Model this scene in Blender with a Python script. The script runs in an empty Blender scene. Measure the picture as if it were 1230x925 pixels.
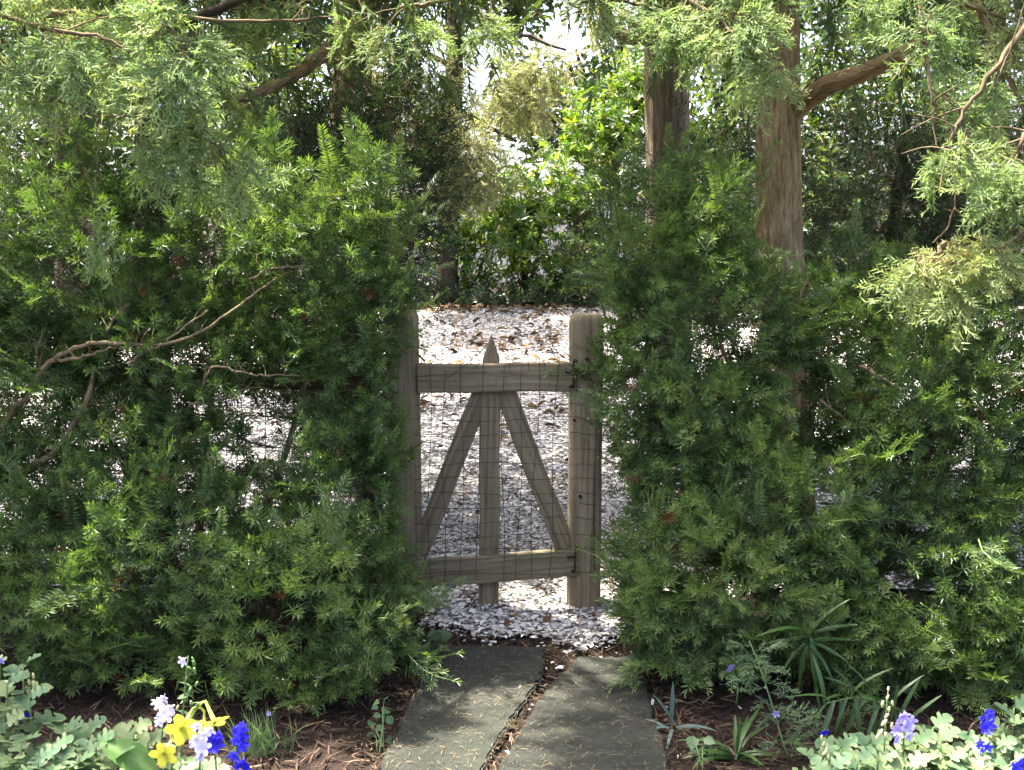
import bpy, bmesh, math, random
import numpy as np
from mathutils import Vector

# ------------------------------------------------------------------ camera, sky, sun, exposure
scene = bpy.context.scene
COL = scene.collection
FPX, YH = 1400.0, 267.0                 # focal length in photo pixels, horizon row
CAM_H = 1.85
PITCH = math.atan((462.5 - YH) / FPX)

cam_data = bpy.data.cameras.new('camera')
cam_data.sensor_width = 36.0
cam_data.lens = 36.0 * FPX / 1230.0
cam_data.clip_start, cam_data.clip_end = 0.05, 1000.0
cam = bpy.data.objects.new('camera', cam_data)
cam.location = (0, 0, CAM_H)
cam.rotation_euler = (math.pi / 2 - PITCH, 0, 0)
COL.objects.link(cam)
scene.camera = cam

SUN_V = np.array([-0.50, 0.32, 1.35]); SUN_V /= np.linalg.norm(SUN_V)   # towards the sun
SUN_EL = math.asin(SUN_V[2]); SUN_AZ = math.atan2(SUN_V[0], SUN_V[1])

world = bpy.data.worlds.new('World'); scene.world = world
world.use_nodes = True
wn, wl = world.node_tree.nodes, world.node_tree.links
bg = wn['Background']
sky = wn.new('ShaderNodeTexSky'); sky.sky_type = 'NISHITA'; sky.sun_disc = False
sky.sun_elevation = SUN_EL; sky.sun_rotation = SUN_AZ
sky.air_density = 0.5; sky.dust_density = 5.0; sky.ozone_density = 0.2
wl.new(sky.outputs[0], bg.inputs[0]); bg.inputs[1].default_value = 0.15

sd = bpy.data.lights.new('sun', 'SUN'); sd.energy = 4.2; sd.angle = math.radians(0.6)
sd.color = (1.0, 0.94, 0.84)
sun = bpy.data.objects.new('sun', sd); COL.objects.link(sun)
sun.rotation_euler = Vector((-SUN_V).tolist()).to_track_quat('-Z', 'Y').to_euler()
sun.location = (-6, 5, 14)

scene.view_settings.view_transform = 'Standard'
scene.view_settings.look = 'None'
scene.view_settings.gamma = 1.0
scene.view_settings.exposure = 2.9
scene.cycles.max_bounces = 5
scene.cycles.diffuse_bounces = 3
scene.cycles.use_adaptive_sampling = True
scene.cycles.adaptive_threshold = 0.02
scene.cycles.transmission_bounces = 4
scene.cycles.glossy_bounces = 2
scene.cycles.use_denoising = True

# ------------------------------------------------------------------ projection helpers
CP, SP = math.cos(PITCH), math.sin(PITCH)
def ray(px, py):
    cx, cy = (px - 615.0) / FPX, (462.5 - py) / FPX
    return np.array([cx, CP + cy * SP, -SP + cy * CP])
CAM = np.array([0, 0, CAM_H])
def P(px, py, Y):
    d = ray(px, py); return CAM + d * (Y / d[1])
def G(px, py, z=0.0):
    d = ray(px, py); return CAM + d * ((z - CAM_H) / d[2])
def PX(p):
    """world points -> photo pixels (layout checks and culling of hidden work)"""
    p = np.asarray(p, float) - CAM
    dep = p[..., 1] * CP - p[..., 2] * SP
    up = p[..., 1] * SP + p[..., 2] * CP
    return 615 + FPX * p[..., 0] / dep, 462.5 - FPX * up / dep
def gz(x, y):
    y = np.asarray(y, float)
    return np.where(y < 5.3, 0.0, np.where(y < 15.0, 0.0765 * (y - 5.3), 0.742 + 0.004 * (y - 15.0)))

rng = np.random.default_rng(7)
random.seed(7)

# ------------------------------------------------------------------ mesh helpers
def link(o, parent=None):
    COL.objects.link(o)
    if parent is not None: o.parent = parent
    return o
def tag(o, label=None, cat=None, group=None, kind=None):
    if label: o['label'] = label
    if cat: o['category'] = cat
    if group: o['group'] = group
    if kind: o['kind'] = kind
    return o
def empty(name, loc=(0, 0, 0), rz=0.0):
    o = bpy.data.objects.new(name, None); o.location = tuple(loc); o.rotation_euler = (0, 0, rz)
    o.empty_display_size = 0.1
    return link(o)

class Geo:
    """collects triangles/quads with per-vertex tint + grain vector, one material slot per face"""
    def __init__(s): s.V, s.F, s.M, s.T, s.U, s.n = [], [], [], [], [], 0
    def add(s, V, F, mat=0, tint=0.5, tip=0.5, guv=None):
        V = np.asarray(V, float).reshape(-1, 3); k = len(V)
        F = np.asarray(F, int)
        s.V.append(V); s.F.append(F + s.n); s.M.append(np.full(len(F), mat))
        t = np.zeros((k, 2)); t[:, 0] = tint; t[:, 1] = tip; s.T.append(t)
        s.U.append(V.copy() if guv is None else np.asarray(guv, float)); s.n += k
        return s
    def arrays(s):
        return np.concatenate(s.V), s.F, np.concatenate(s.T), np.concatenate(s.U)
    def build(s, name, mats, parent=None, smooth=False, origin=None):
        V, F, T, U = s.arrays()
        if origin is not None: V = V - np.asarray(origin)
        sizes = np.concatenate([np.full(len(f), f.shape[1]) for f in F])
        loops = np.concatenate([f.ravel() for f in F])
        me = bpy.data.meshes.new(name)
        me.vertices.add(len(V)); me.vertices.foreach_set('co', V.astype(np.float32).ravel())
        me.loops.add(len(loops)); me.loops.foreach_set('vertex_index', loops.astype(np.int32))
        me.polygons.add(len(sizes))
        st = np.concatenate([[0], np.cumsum(sizes)[:-1]])
        me.polygons.foreach_set('loop_start', st.astype(np.int32))
        me.polygons.foreach_set('material_index', np.concatenate(s.M).astype(np.int32))
        me.polygons.foreach_set('use_smooth', np.full(len(sizes), bool(smooth)))
        C = np.zeros((len(V), 4), np.float32); C[:, :2] = T; C[:, 3] = 1
        a = me.attributes.new('tint', 'FLOAT_COLOR', 'POINT'); a.data.foreach_set('color', C.ravel())
        a = me.attributes.new('grain', 'FLOAT_VECTOR', 'POINT'); a.data.foreach_set('vector', U.astype(np.float32).ravel())
        for m in (mats if isinstance(mats, (list, tuple)) else [mats]): me.materials.append(m)
        me.update(calc_edges=True); me.validate()
        o = bpy.data.objects.new(name, me)
        if origin is not None: o.location = tuple(origin)
        return link(o, parent)

def norm(v):
    v = np.asarray(v, float); return v / np.maximum(np.linalg.norm(v, axis=-1, keepdims=True), 1e-9)
def basis(d, up, roll=None):
    """rows of N matrices whose columns are x, y(=d), z(~up)"""
    d = norm(d); up = np.broadcast_to(up, d.shape).astype(float)
    x = np.cross(d, up); bad = np.linalg.norm(x, axis=1) < 1e-3
    x[bad] = np.cross(d[bad], [1, 0.3, 0.1]); x = norm(x); z = np.cross(x, d)
    if roll is not None:
        c, s = np.cos(roll)[:, None], np.sin(roll)[:, None]
        x, z = x * c + z * s, z * c - x * s
    return np.stack([x, d, z], axis=2)
def scatter(geo, protos, pid, pos, R, scale, tint, mat_off=0):
    """protos: list of (V, F, tip, M) with triangles; adds every copy into geo"""
    for k, (v, f, tip, mm) in enumerate(protos):
        sel = np.nonzero(pid == k)[0]
        if len(sel) == 0: continue
        W = np.einsum('nij,vj->nvi', R[sel] * scale[sel][:, None, None], v) + pos[sel][:, None, :]
        n, m = len(sel), len(v)
        FF = (f[None] + (np.arange(n) * m)[:, None, None]).reshape(-1, 3)
        geo.V.append(W.reshape(-1, 3)); geo.F.append(FF + geo.n)
        geo.M.append(np.tile(mm + mat_off, n))
        t = np.zeros((n * m, 2)); t[:, 0] = np.repeat(tint[sel], m); t[:, 1] = np.tile(tip, n)
        geo.T.append(t); geo.U.append(np.tile(v, (n, 1))); geo.n += n * m
def catmull(pts, n):
    pts = np.asarray(pts, float)
    if len(pts) < 3:
        t = np.linspace(0, 1, n)[:, None]; return pts[0] * (1 - t) + pts[-1] * t
    Q = np.vstack([2 * pts[0] - pts[1], pts, 2 * pts[-1] - pts[-2]])
    u = np.linspace(0, len(pts) - 1 - 1e-6, n); i = u.astype(int); t = (u - i)[:, None]
    a, b, c, d = Q[i], Q[i + 1], Q[i + 2], Q[i + 3]
    return 0.5 * (2 * b + (c - a) * t + (2 * a - 5 * b + 4 * c - d) * t**2 + (3 * b - a - 3 * c + d) * t**3)
def tube(geo, pts, radii, seg=8, n=None, ridge=0.0, wob=0.0, mat=0, tint=0.5, tip=0.5, sub=None, caps=True):
    n = n or max(2, (len(pts) - 1) * 4 + 1)
    C = catmull(pts, n); r = np.interp(np.linspace(0, 1, n), np.linspace(0, 1, len(radii)), radii)
    if wob: C[1:-1] += rng.normal(0, wob, (n - 2, 3))
    T = norm(np.gradient(C, axis=0))
    X = np.zeros_like(C); x = np.cross(T[0], [0.13, 0.99, 0.07]); x = x / np.linalg.norm(x)
    for i in range(n):
        x = x - T[i] * x.dot(T[i]); x /= np.linalg.norm(x); X[i] = x
    Yv = np.cross(T, X)
    th = np.linspace(0, 2 * np.pi, seg, endpoint=False)
    rr = np.repeat(r[:, None], seg, 1)
    al = np.concatenate([[0], np.cumsum(np.linalg.norm(np.diff(C, axis=0), axis=1))])
    if ridge:
        ph = rng.uniform(0, 6.28, 6)
        prof = sum(np.sin(th[None] * k + ph[j] + al[:, None] * (1.1 + .5 * j) * (-1) ** j) * w for j, (k, w) in enumerate([(2, .5), (3, .45), (5, .35), (8, .3), (11, .25), (15, .2)]))
        if seg > 40:                     # furrowed bark: long fibres that merge and part along the trunk
            fib = sum(np.sin(th[None] * k + 2.2 * np.sin(al[:, None] * (1.3 + .37 * q) + q * 1.9) + q) for q, k in enumerate((11, 17, 23, 31)))
            prof = prof * .6 + .28 * np.abs(fib) 
        rr = rr * (1 + ridge * prof)
    V = C[:, None] + (np.cos(th)[None, :, None] * X[:, None] + np.sin(th)[None, :, None] * Yv[:, None]) * rr[..., None]
    rm = float(np.mean(r))
    U = np.stack([np.broadcast_to(np.cos(th) * rm, (n, seg)), np.broadcast_to(np.sin(th) * rm, (n, seg)), np.broadcast_to(al[:, None], (n, seg))], 2) + rng.uniform(-5, 5, 3)
    i, j = np.meshgrid(np.arange(n - 1), np.arange(seg), indexing='ij'); j2 = (j + 1) % seg
    F = np.stack([i * seg + j, i * seg + j2, (i + 1) * seg + j2, (i + 1) * seg + j], 2).reshape(-1, 4)
    geo.add(V.reshape(-1, 3), F, mat, tint, tip, U.reshape(-1, 3))
    if caps:
        base = geo.n - n * seg
        geo.V.append(C[[0, -1]]); geo.U.append(C[[0, -1]]); geo.T.append(np.full((2, 2), 0.5)); geo.n += 2
        jj = np.arange(seg); k0, k1 = base + n * seg, base + n * seg + 1
        geo.F.append(np.concatenate([np.stack([base + (jj + 1) % seg, base + jj, np.full(seg, k0)], 1), np.stack([base + (n - 1) * seg + jj, base + (n - 1) * seg + (jj + 1) % seg, np.full(seg, k1)], 1)]))
        geo.M.append(np.full(2 * seg, mat))
    return C

# ------------------------------------------------------------------ materials
def new_mat(name):
    m = bpy.data.materials.new(name); m.use_nodes = True
    nt = m.node_tree; nt.nodes.clear()
    out = nt.nodes.new('ShaderNodeOutputMaterial'); b = nt.nodes.new('ShaderNodeBsdfPrincipled')
    nt.links.new(b.outputs[0], out.inputs[0])
    return m, nt, b, out
def ramp(nt, src, stops):
    r = nt.nodes.new('ShaderNodeValToRGB'); e = r.color_ramp.elements
    while len(e) < len(stops): e.new(0.5)
    for k, (p, c) in enumerate(stops): e[k].position = p; e[k].color = (*c, 1)
    nt.links.new(src, r.inputs[0]); return r.outputs[0]
def noise(nt, vec, scale, detail=4, rough=0.55, vscale=None):
    if vscale:
        mp = nt.nodes.new('ShaderNodeMapping'); mp.inputs['Scale'].default_value = vscale
        nt.links.new(vec, mp.inputs[0]); vec = mp.outputs[0]
    n = nt.nodes.new('ShaderNodeTexNoise'); n.inputs['Scale'].default_value = scale
    n.inputs['Detail'].default_value = detail; n.inputs['Roughness'].default_value = rough
    nt.links.new(vec, n.inputs['Vector']); return n.outputs[0]
def attr(nt, name, what='Vector'):
    a = nt.nodes.new('ShaderNodeAttribute'); a.attribute_name = name; return a.outputs[what]
def mixc(nt, a, b, fac, mode='MIX'):
    m = nt.nodes.new('ShaderNodeMix'); m.data_type = 'RGBA'; m.blend_type = mode
    for s, i in ((fac, 0), (a, 6), (b, 7)):
        if isinstance(s, (int, float)): m.inputs[i].default_value = s
        elif isinstance(s, tuple): m.inputs[i].default_value = (*s, 1)
        else: nt.links.new(s, m.inputs[i])
    return m.outputs[2]
def bump(nt, b, h, strength=0.5, dist=0.01):
    n = nt.nodes.new('ShaderNodeBump'); n.inputs['Strength'].default_value = strength; n.inputs['Distance'].default_value = dist
    nt.links.new(h, n.inputs['Height']); nt.links.new(n.outputs[0], b.inputs['Normal'])
def leaf_mat(name, stops, tipcol=None, tipw=0.5, rough=0.42, spec=0.35, trans=0.3, tcol=None, tiprange=(0.35, 1.0)):
    """tint.r = the leaf's own shade (ramp), tint.g = how young (tip colour)"""
    m, nt, b, out = new_mat(name)
    sep = nt.nodes.new('ShaderNodeSeparateColor'); nt.links.new(attr(nt, 'tint', 'Color'), sep.inputs[0])
    col = ramp(nt, sep.outputs[0], stops)
    if tipcol:
        mr = nt.nodes.new('ShaderNodeMapRange'); mr.inputs[1].default_value = tiprange[0]; mr.inputs[2].default_value = tiprange[1]
        mr.inputs[3].default_value = 0; mr.inputs[4].default_value = tipw
        nt.links.new(sep.outputs[1], mr.inputs[0]); col = mixc(nt, col, tipcol, mr.outputs[0])
    nt.links.new(col, b.inputs['Base Color']); b.inputs['Roughness'].default_value = rough
    b.inputs['Specular IOR Level'].default_value = spec
    if trans:
        t = nt.nodes.new('ShaderNodeBsdfTranslucent')
        nt.links.new(mixc(nt, col, tcol or (1.35, 1.5, 0.55), 1.0, 'MULTIPLY'), t.inputs[0])
        mx = nt.nodes.new('ShaderNodeMixShader'); mx.inputs[0].default_value = trans
        nt.links.new(b.outputs[0], mx.inputs[1]); nt.links.new(t.outputs[0], mx.inputs[2]); nt.links.new(mx.outputs[0], out.inputs[0])
    return m
def bark_mat(name, dark, mid, light, scale=1.0, bstr=0.9):
    m, nt, b, _ = new_mat(name); g = attr(nt, 'grain')
    n1 = noise(nt, g, 46 * scale, 8, 0.74, (1, 1, 0.13)); n2 = noise(nt, g, 7 * scale, 4, 0.6, (1, 1, 0.35))
    n3 = noise(nt, g, 150 * scale, 5, 0.7, (1, 1, 0.10))
    c = ramp(nt, n1, [(0.30, dark), (0.5, mid), (0.72, light)])
    c = mixc(nt, c, dark, ramp(nt, n2, [(0.45, (0, 0, 0)), (0.75, (0.7, 0.7, 0.7))]))
    c = mixc(nt, c, dark, ramp(nt, n3, [(0.52, (0, 0, 0)), (0.66, (0.75, 0.75, 0.75))]))
    nt.links.new(c, b.inputs['Base Color']); b.inputs['Roughness'].default_value = 0.92; b.inputs['Specular IOR Level'].default_value = 0.15
    ad = nt.nodes.new('ShaderNodeMath'); ad.operation = 'MULTIPLY_ADD'; ad.inputs[1].default_value = 0.45
    nt.links.new(n3, ad.inputs[0]); nt.links.new(n1, ad.inputs[2]); bump(nt, b, ad.outputs[0], bstr, 0.02)
    return m
def wood_mat(name, dark, mid, light, green=(0.125, 0.125, 0.070)):
    m, nt, b, _ = new_mat(name); g = attr(nt, 'grain')
    n1 = noise(nt, g, 60, 6, 0.6, (1, 1, 0.035)); n2 = noise(nt, g, 6, 5, 0.6, (1, 1, 0.5)); n3 = noise(nt, g, 190, 4, 0.7, (1, 1, 0.06))
    n4 = noise(nt, g, 22, 4, 0.7, (1, 1, 0.8))
    c = ramp(nt, n1, [(0.28, dark), (0.5, mid), (0.74, light)])
    c = mixc(nt, c, green, ramp(nt, n2, [(0.46, (0, 0, 0)), (0.72, (0.55, 0.55, 0.55))]))
    c = mixc(nt, c, (0.035, 0.028, 0.02), ramp(nt, n3, [(0.60, (0, 0, 0)), (0.72, (0.8, 0.8, 0.8))]))
    c = mixc(nt, c, (0.05, 0.042, 0.03), ramp(nt, n4, [(0.62, (0, 0, 0)), (0.74, (0.6, 0.6, 0.6))]))
    nt.links.new(c, b.inputs['Base Color']); b.inputs['Roughness'].default_value = 0.85; b.inputs['Specular IOR Level'].default_value = 0.2
    bump(nt, b, n3, 0.5, 0.004)
    return m
def plain(name, col, rough=0.6, spec=0.3, metal=0.0, var=0.0, vs=20, trans=0.0):
    m, nt, b, out = new_mat(name)
    b.inputs['Base Color'].default_value = (*col, 1); b.inputs['Roughness'].default_value = rough
    b.inputs['Specular IOR Level'].default_value = spec; b.inputs['Metallic'].default_value = metal
    if var:
        tc = nt.nodes.new('ShaderNodeTexCoord'); n = noise(nt, tc.outputs['Object'], vs, 5, 0.6)
        c = ramp(nt, n, [(0.3, tuple(x * (1 - var) for x in col)), (0.7, tuple(min(1, x * (1 + var)) for x in col))])
        nt.links.new(c, b.inputs['Base Color'])
    if trans:
        t = nt.nodes.new('ShaderNodeBsdfTranslucent'); t.inputs[0].default_value = (*col, 1)
        mx = nt.nodes.new('ShaderNodeMixShader'); mx.inputs[0].default_value = trans
        nt.links.new(b.outputs[0], mx.inputs[1]); nt.links.new(t.outputs[0], mx.inputs[2]); nt.links.new(mx.outputs[0], out.inputs[0])
    return m

M = {}
M['yew'] = leaf_mat('yew_needles', [(0, (0.022, 0.046, 0.018)), (0.45, (0.054, 0.098, 0.030)), (0.85, (0.092, 0.146, 0.040)), (1, (0.150, 0.200, 0.054))],
                    (0.180, 0.262, 0.070), 0.60, 0.40, 0.40, 0.30)
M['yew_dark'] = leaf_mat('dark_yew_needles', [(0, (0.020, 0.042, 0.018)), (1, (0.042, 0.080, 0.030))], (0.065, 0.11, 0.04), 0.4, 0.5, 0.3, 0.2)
M['cedar'] = leaf_mat('cedar_scale_leaves', [(0, (0.130, 0.210, 0.092)), (0.45, (0.180, 0.268, 0.108)), (0.8, (0.260, 0.300, 0.115)), (1, (0.38, 0.32, 0.14))],
                      (0.31, 0.40, 0.17), 0.5, 0.6, 0.2, 0.45, (1.2, 1.25, 0.65))
M['cedar_pale'] = leaf_mat('pale_cedar_leaves', [(0, (0.14, 0.175, 0.09)), (0.5, (0.22, 0.24, 0.115)), (1, (0.33, 0.31, 0.17))],
                           (0.32, 0.33, 0.17), 0.4, 0.6, 0.2, 0.45, (1.3, 1.3, 0.75))
M['cedar_top'] = leaf_mat('cedar_canopy_leaves', [(0, (0.045, 0.085, 0.040)), (1, (0.09, 0.13, 0.05))], None, 0, 0.6, 0.2, 0.25)
M['rhodo'] = leaf_mat('rhododendron_leaves', [(0, (0.036, 0.085, 0.020)), (0.6, (0.075, 0.140, 0.026)), (0.9, (0.13, 0.20, 0.035)), (1, (0.20, 0.23, 0.035))],
                      None, 0, 0.28, 0.6, 0.48, (1.6, 1.7, 0.4))
M['broad'] = leaf_mat('broad_shrub_leaves', [(0, (0.030, 0.060, 0.020)), (0.6, (0.05, 0.095, 0.028)), (1, (0.11, 0.15, 0.035))], None, 0, 0.4, 0.45, 0.30, (1.6, 1.6, 0.45))
M['ivy'] = leaf_mat('ivy_leaves', [(0, (0.025, 0.060, 0.022)), (0.7, (0.05, 0.10, 0.03)), (1, (0.12, 0.15, 0.05))], None, 0, 0.35, 0.45, 0.2)
M['mum'] = leaf_mat('lobed_bed_leaves', [(0, (0.040, 0.098, 0.048)), (0.5, (0.068, 0.135, 0.062)), (1, (0.14, 0.195, 0.085))], (0.23, 0.27, 0.11), 0.4, 0.6, 0.25, 0.22, (1.2, 1.35, 0.7), (0.3, 1))
M['lily'] = leaf_mat('lily_leaves', [(0, (0.024, 0.060, 0.016)), (1, (0.050, 0.105, 0.024))], None, 0, 0.38, 0.4, 0.25)
M['blue_leaf'] = leaf_mat('blue_green_blades', [(0, (0.06, 0.11, 0.085)), (1, (0.11, 0.16, 0.13))], None, 0, 0.5, 0.3, 0.2, (1.1, 1.2, 0.9))
M['fine'] = leaf_mat('fine_bed_foliage', [(0, (0.06, 0.115, 0.055)), (1, (0.13, 0.19, 0.085))], None, 0, 0.5, 0.3, 0.25)
M['tobacco'] = leaf_mat('tobacco_leaf', [(0, (0.06, 0.14, 0.028)), (1, (0.095, 0.19, 0.042))], (0.20, 0.29, 0.10), 0.8, 0.45, 0.3, 0.3)
M['dead_yew'] = leaf_mat('dead_needles', [(0, (0.12, 0.055, 0.025)), (1, (0.24, 0.12, 0.055))], None, 0, 0.8, 0.1, 0.15, (1, 1, 1))
M['fallen'] = leaf_mat('fallen_leaves', [(0, (0.045, 0.026, 0.016)), (0.5, (0.12, 0.07, 0.035)), (0.85, (0.24, 0.16, 0.08)), (1, (0.36, 0.25, 0.11))], None, 0, 0.75, 0.2, 0.1, (1, 1, 1))
M['straw'] = leaf_mat('pine_straw', [(0, (0.020, 0.013, 0.009)), (0.55, (0.048, 0.029, 0.019)), (0.9, (0.10, 0.064, 0.040)), (1, (0.22, 0.16, 0.10))], None, 0, 0.8, 0.15, 0)
M['litter'] = leaf_mat('needle_litter', [(0, (0.045, 0.034, 0.020)), (0.5, (0.11, 0.083, 0.048)), (1, (0.22, 0.17, 0.10))], None, 0, 0.8, 0.15, 0)
M['shell'] = leaf_mat('shell_pieces', [(0, (0.14, 0.115, 0.085)), (0.25, (0.40, 0.365, 0.31)), (0.5, (0.62, 0.60, 0.55)), (1, (0.80, 0.785, 0.74))], None, 0, 0.55, 0.35, 0)
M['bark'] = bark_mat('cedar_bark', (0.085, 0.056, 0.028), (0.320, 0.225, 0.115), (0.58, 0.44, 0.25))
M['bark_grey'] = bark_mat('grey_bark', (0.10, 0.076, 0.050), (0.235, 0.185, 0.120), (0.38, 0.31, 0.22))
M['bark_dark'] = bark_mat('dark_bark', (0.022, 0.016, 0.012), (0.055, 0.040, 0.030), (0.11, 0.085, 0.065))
M['twig'] = bark_mat('yew_branch_bark', (0.075, 0.052, 0.030), (0.19, 0.140, 0.078), (0.32, 0.245, 0.145), 1.6, 0.5)
M['shoot'] = plain('green_shoot', (0.10, 0.15, 0.04), 0.6)
M['wood'] = wood_mat('weathered_wood', (0.090, 0.068, 0.038), (0.200, 0.156, 0.092), (0.31, 0.25, 0.16))
M['wood_post'] = wood_mat('post_wood', (0.100, 0.074, 0.042), (0.215, 0.165, 0.098), (0.32, 0.26, 0.165))
M['wood_brown'] = wood_mat('brown_rail_wood', (0.035, 0.022, 0.014), (0.075, 0.048, 0.030), (0.12, 0.080, 0.052), (0.05, 0.04, 0.025))
M['iron'] = plain('rusty_iron', (0.025, 0.017, 0.012), 0.75, 0.3, 0.3, 0.5, 60)
M['wire'] = plain('dark_wire', (0.045, 0.042, 0.036), 0.6, 0.3, 0.4)
M['berry'] = plain('blue_berry', (0.33, 0.40, 0.48), 0.6, 0.3)
M['petal_blue'] = leaf_mat('blue_petal', [(0, (0.03, 0.02, 0.5)), (1, (0.03, 0.02, 0.5))], (0.055, 0.045, 0.68), 0.9, 0.5, 0.2, 0.3, (1, 1, 1), (0.1, 0.8))
M['petal_lav'] = leaf_mat('lav_petal', [(0, (0.3, 0.24, 0.7)), (1, (0.3, 0.24, 0.7))], (0.52, 0.46, 0.8), 0.9, 0.5, 0.2, 0.3, (1, 1, 1), (0.1, 0.8))
M['petal_white'] = leaf_mat('white_petal', [(0, (0.55, 0.5, 0.74)), (1, (0.55, 0.5, 0.74))], (0.78, 0.76, 0.82), 0.9, 0.5, 0.2, 0.3, (1, 1, 1), (0.1, 0.8))
M['petal_yellow'] = leaf_mat('yellow_petal', [(0, (0.62, 0.60, 0.06)), (1, (0.52, 0.55, 0.06))], (0.84, 0.78, 0.09), 0.9, 0.5, 0.2, 0.3, (1, 1, 1), (0.1, 0.8))
M['calyx'] = plain('lime_tube', (0.42, 0.47, 0.10), 0.5, 0.2, trans=0.2)
M['cream'] = plain('cream_bud', (0.66, 0.62, 0.33), 0.5, 0.2, trans=0.2)
M['stem'] = plain('bed_stem', (0.11, 0.19, 0.06), 0.55, 0.3)
M['white_paint'] = plain('white_paint', (0.78, 0.78, 0.77), 0.6, 0.3, 0, 0.05, 4)
M['dark_glass'] = plain('window_glass', (0.03, 0.035, 0.04), 0.1, 0.5)
M['roof'] = plain('grey_roof', (0.16, 0.16, 0.165), 0.8, 0.2, 0, 0.25, 8)

def ground_mat(name, a, b_, c, scale, bs, dist, extra=None):
    m, nt, b, _ = new_mat(name); tc = nt.nodes.new('ShaderNodeTexCoord'); o = tc.outputs['Object']
    n1 = noise(nt, o, scale, 8, 0.65); n2 = noise(nt, o, scale * 0.12, 4, 0.6); n3 = noise(nt, o, scale * 3.1, 4, 0.6, (1, 0.35, 1))
    col = ramp(nt, n1, [(0.3, a), (0.52, b_), (0.74, c)])
    col = mixc(nt, col, a, ramp(nt, n2, [(0.4, (0, 0, 0)), (0.7, (0.6, 0.6, 0.6))]))
    nt.links.new(col, b.inputs['Base Color']); b.inputs['Roughness'].default_value = 0.9; b.inputs['Specular IOR Level'].default_value = 0.15
    bump(nt, b, n3, bs, dist); return m
M['mulch'] = ground_mat('mulch', (0.012, 0.008, 0.006), (0.030, 0.019, 0.013), (0.060, 0.040, 0.027), 26, 0.9, 0.03)
def gravel_mat():
    m, nt, b, _ = new_mat('shell_gravel_bed'); tc = nt.nodes.new('ShaderNodeTexCoord'); o = tc.outputs['Object']
    v = nt.nodes.new('ShaderNodeTexVoronoi'); v.inputs['Scale'].default_value = 30; nt.links.new(o, v.inputs['Vector'])
    sp = nt.nodes.new('ShaderNodeSeparateColor'); nt.links.new(v.outputs['Color'], sp.inputs[0])
    col = ramp(nt, sp.outputs[0], [(0, (0.10, 0.09, 0.075)), (0.35, (0.30, 0.28, 0.25)), (0.6, (0.55, 0.54, 0.52)), (1, (0.74, 0.72, 0.68))])
    col = mixc(nt, col, (0.035, 0.028, 0.022), ramp(nt, v.outputs['Distance'], [(0.42, (0, 0, 0)), (0.62, (1, 1, 1))]))
    n2 = noise(nt, o, 1.4, 5, 0.65); col = mixc(nt, col, (0.15, 0.12, 0.09), ramp(nt, n2, [(0.5, (0, 0, 0)), (0.75, (0.65, 0.65, 0.65))]))
    nt.links.new(col, b.inputs['Base Color']); b.inputs['Roughness'].default_value = 0.75
    bump(nt, b, sp.outputs[1], 0.7, 0.012); return m
M['gravel'] = gravel_mat()
def slate_mat():
    m, nt, b, _ = new_mat('slate'); tc = nt.nodes.new('ShaderNodeTexCoord'); o = tc.outputs['Object']
    n1 = noise(nt, o, 5, 8, 0.65); n2 = noise(nt, o, 60, 5, 0.7); n3 = noise(nt, o, 1.7, 3, 0.5)
    col = ramp(nt, n1, [(0.3, (0.024, 0.026, 0.021)), (0.55, (0.041, 0.043, 0.035)), (0.78, (0.062, 0.062, 0.050))])
    col = mixc(nt, col, (0.045, 0.038, 0.028), ramp(nt, n2, [(0.52, (0, 0, 0)), (0.72, (0.6, 0.6, 0.6))]))
    col = mixc(nt, col, (0.030, 0.036, 0.026), ramp(nt, n3, [(0.45, (0, 0, 0)), (0.7, (0.5, 0.5, 0.5))]))
    nt.links.new(col, b.inputs['Base Color']); b.inputs['Roughness'].default_value = 0.9; b.inputs['Specular IOR Level'].default_value = 0.08
    ad = nt.nodes.new('ShaderNodeMath'); ad.operation = 'ADD'; nt.links.new(n1, ad.inputs[0]); nt.links.new(n2, ad.inputs[1])
    bump(nt, b, ad.outputs[0], 0.7, 0.014); return m
M['slate'] = slate_mat()

# ------------------------------------------------------------------ ground, gravel drive, path
def sheet(name, xs, ys, zf, mat):
    X, Y = np.meshgrid(xs, ys, indexing='ij'); Z = zf(X, Y)
    n, m = X.shape; i, j = np.meshgrid(np.arange(n - 1), np.arange(m - 1), indexing='ij')
    F = np.stack([i * m + j, (i + 1) * m + j, (i + 1) * m + j + 1, i * m + j + 1], 2).reshape(-1, 4)
    g = Geo(); g.add(np.stack([X, Y, Z], 2).reshape(-1, 3), F); return g.build(name, mat, smooth=True)
def lump(X, Y):
    return 0.012 * np.sin(X * 7.1 + Y * 3.3) * np.sin(Y * 6.3 - X * 2.2) + 0.008 * np.sin(X * 17 + 1) * np.sin(Y * 15 + X * 5)
gx = np.concatenate([np.linspace(-220, -14, 14), np.linspace(-12, -3.2, 20), np.linspace(-3, 3, 70), np.linspace(3.2, 12, 20), np.linspace(14, 220, 14)])
gy = np.concatenate([np.linspace(-120, 2, 12), np.linspace(2.2, 6.0, 46), np.linspace(6.3, 20, 36), np.linspace(22, 400, 18)])
o = sheet('ground', gx, gy, lambda X, Y: gz(X, Y) + np.where((np.abs(X) < 3.2) & (Y > 2) & (Y < 5.4), lump(X, Y), 0) - 0.005, M['mulch'])
tag(o, 'dark brown mulch soil of the garden bed under the shrubs', 'ground', kind='structure')

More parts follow.
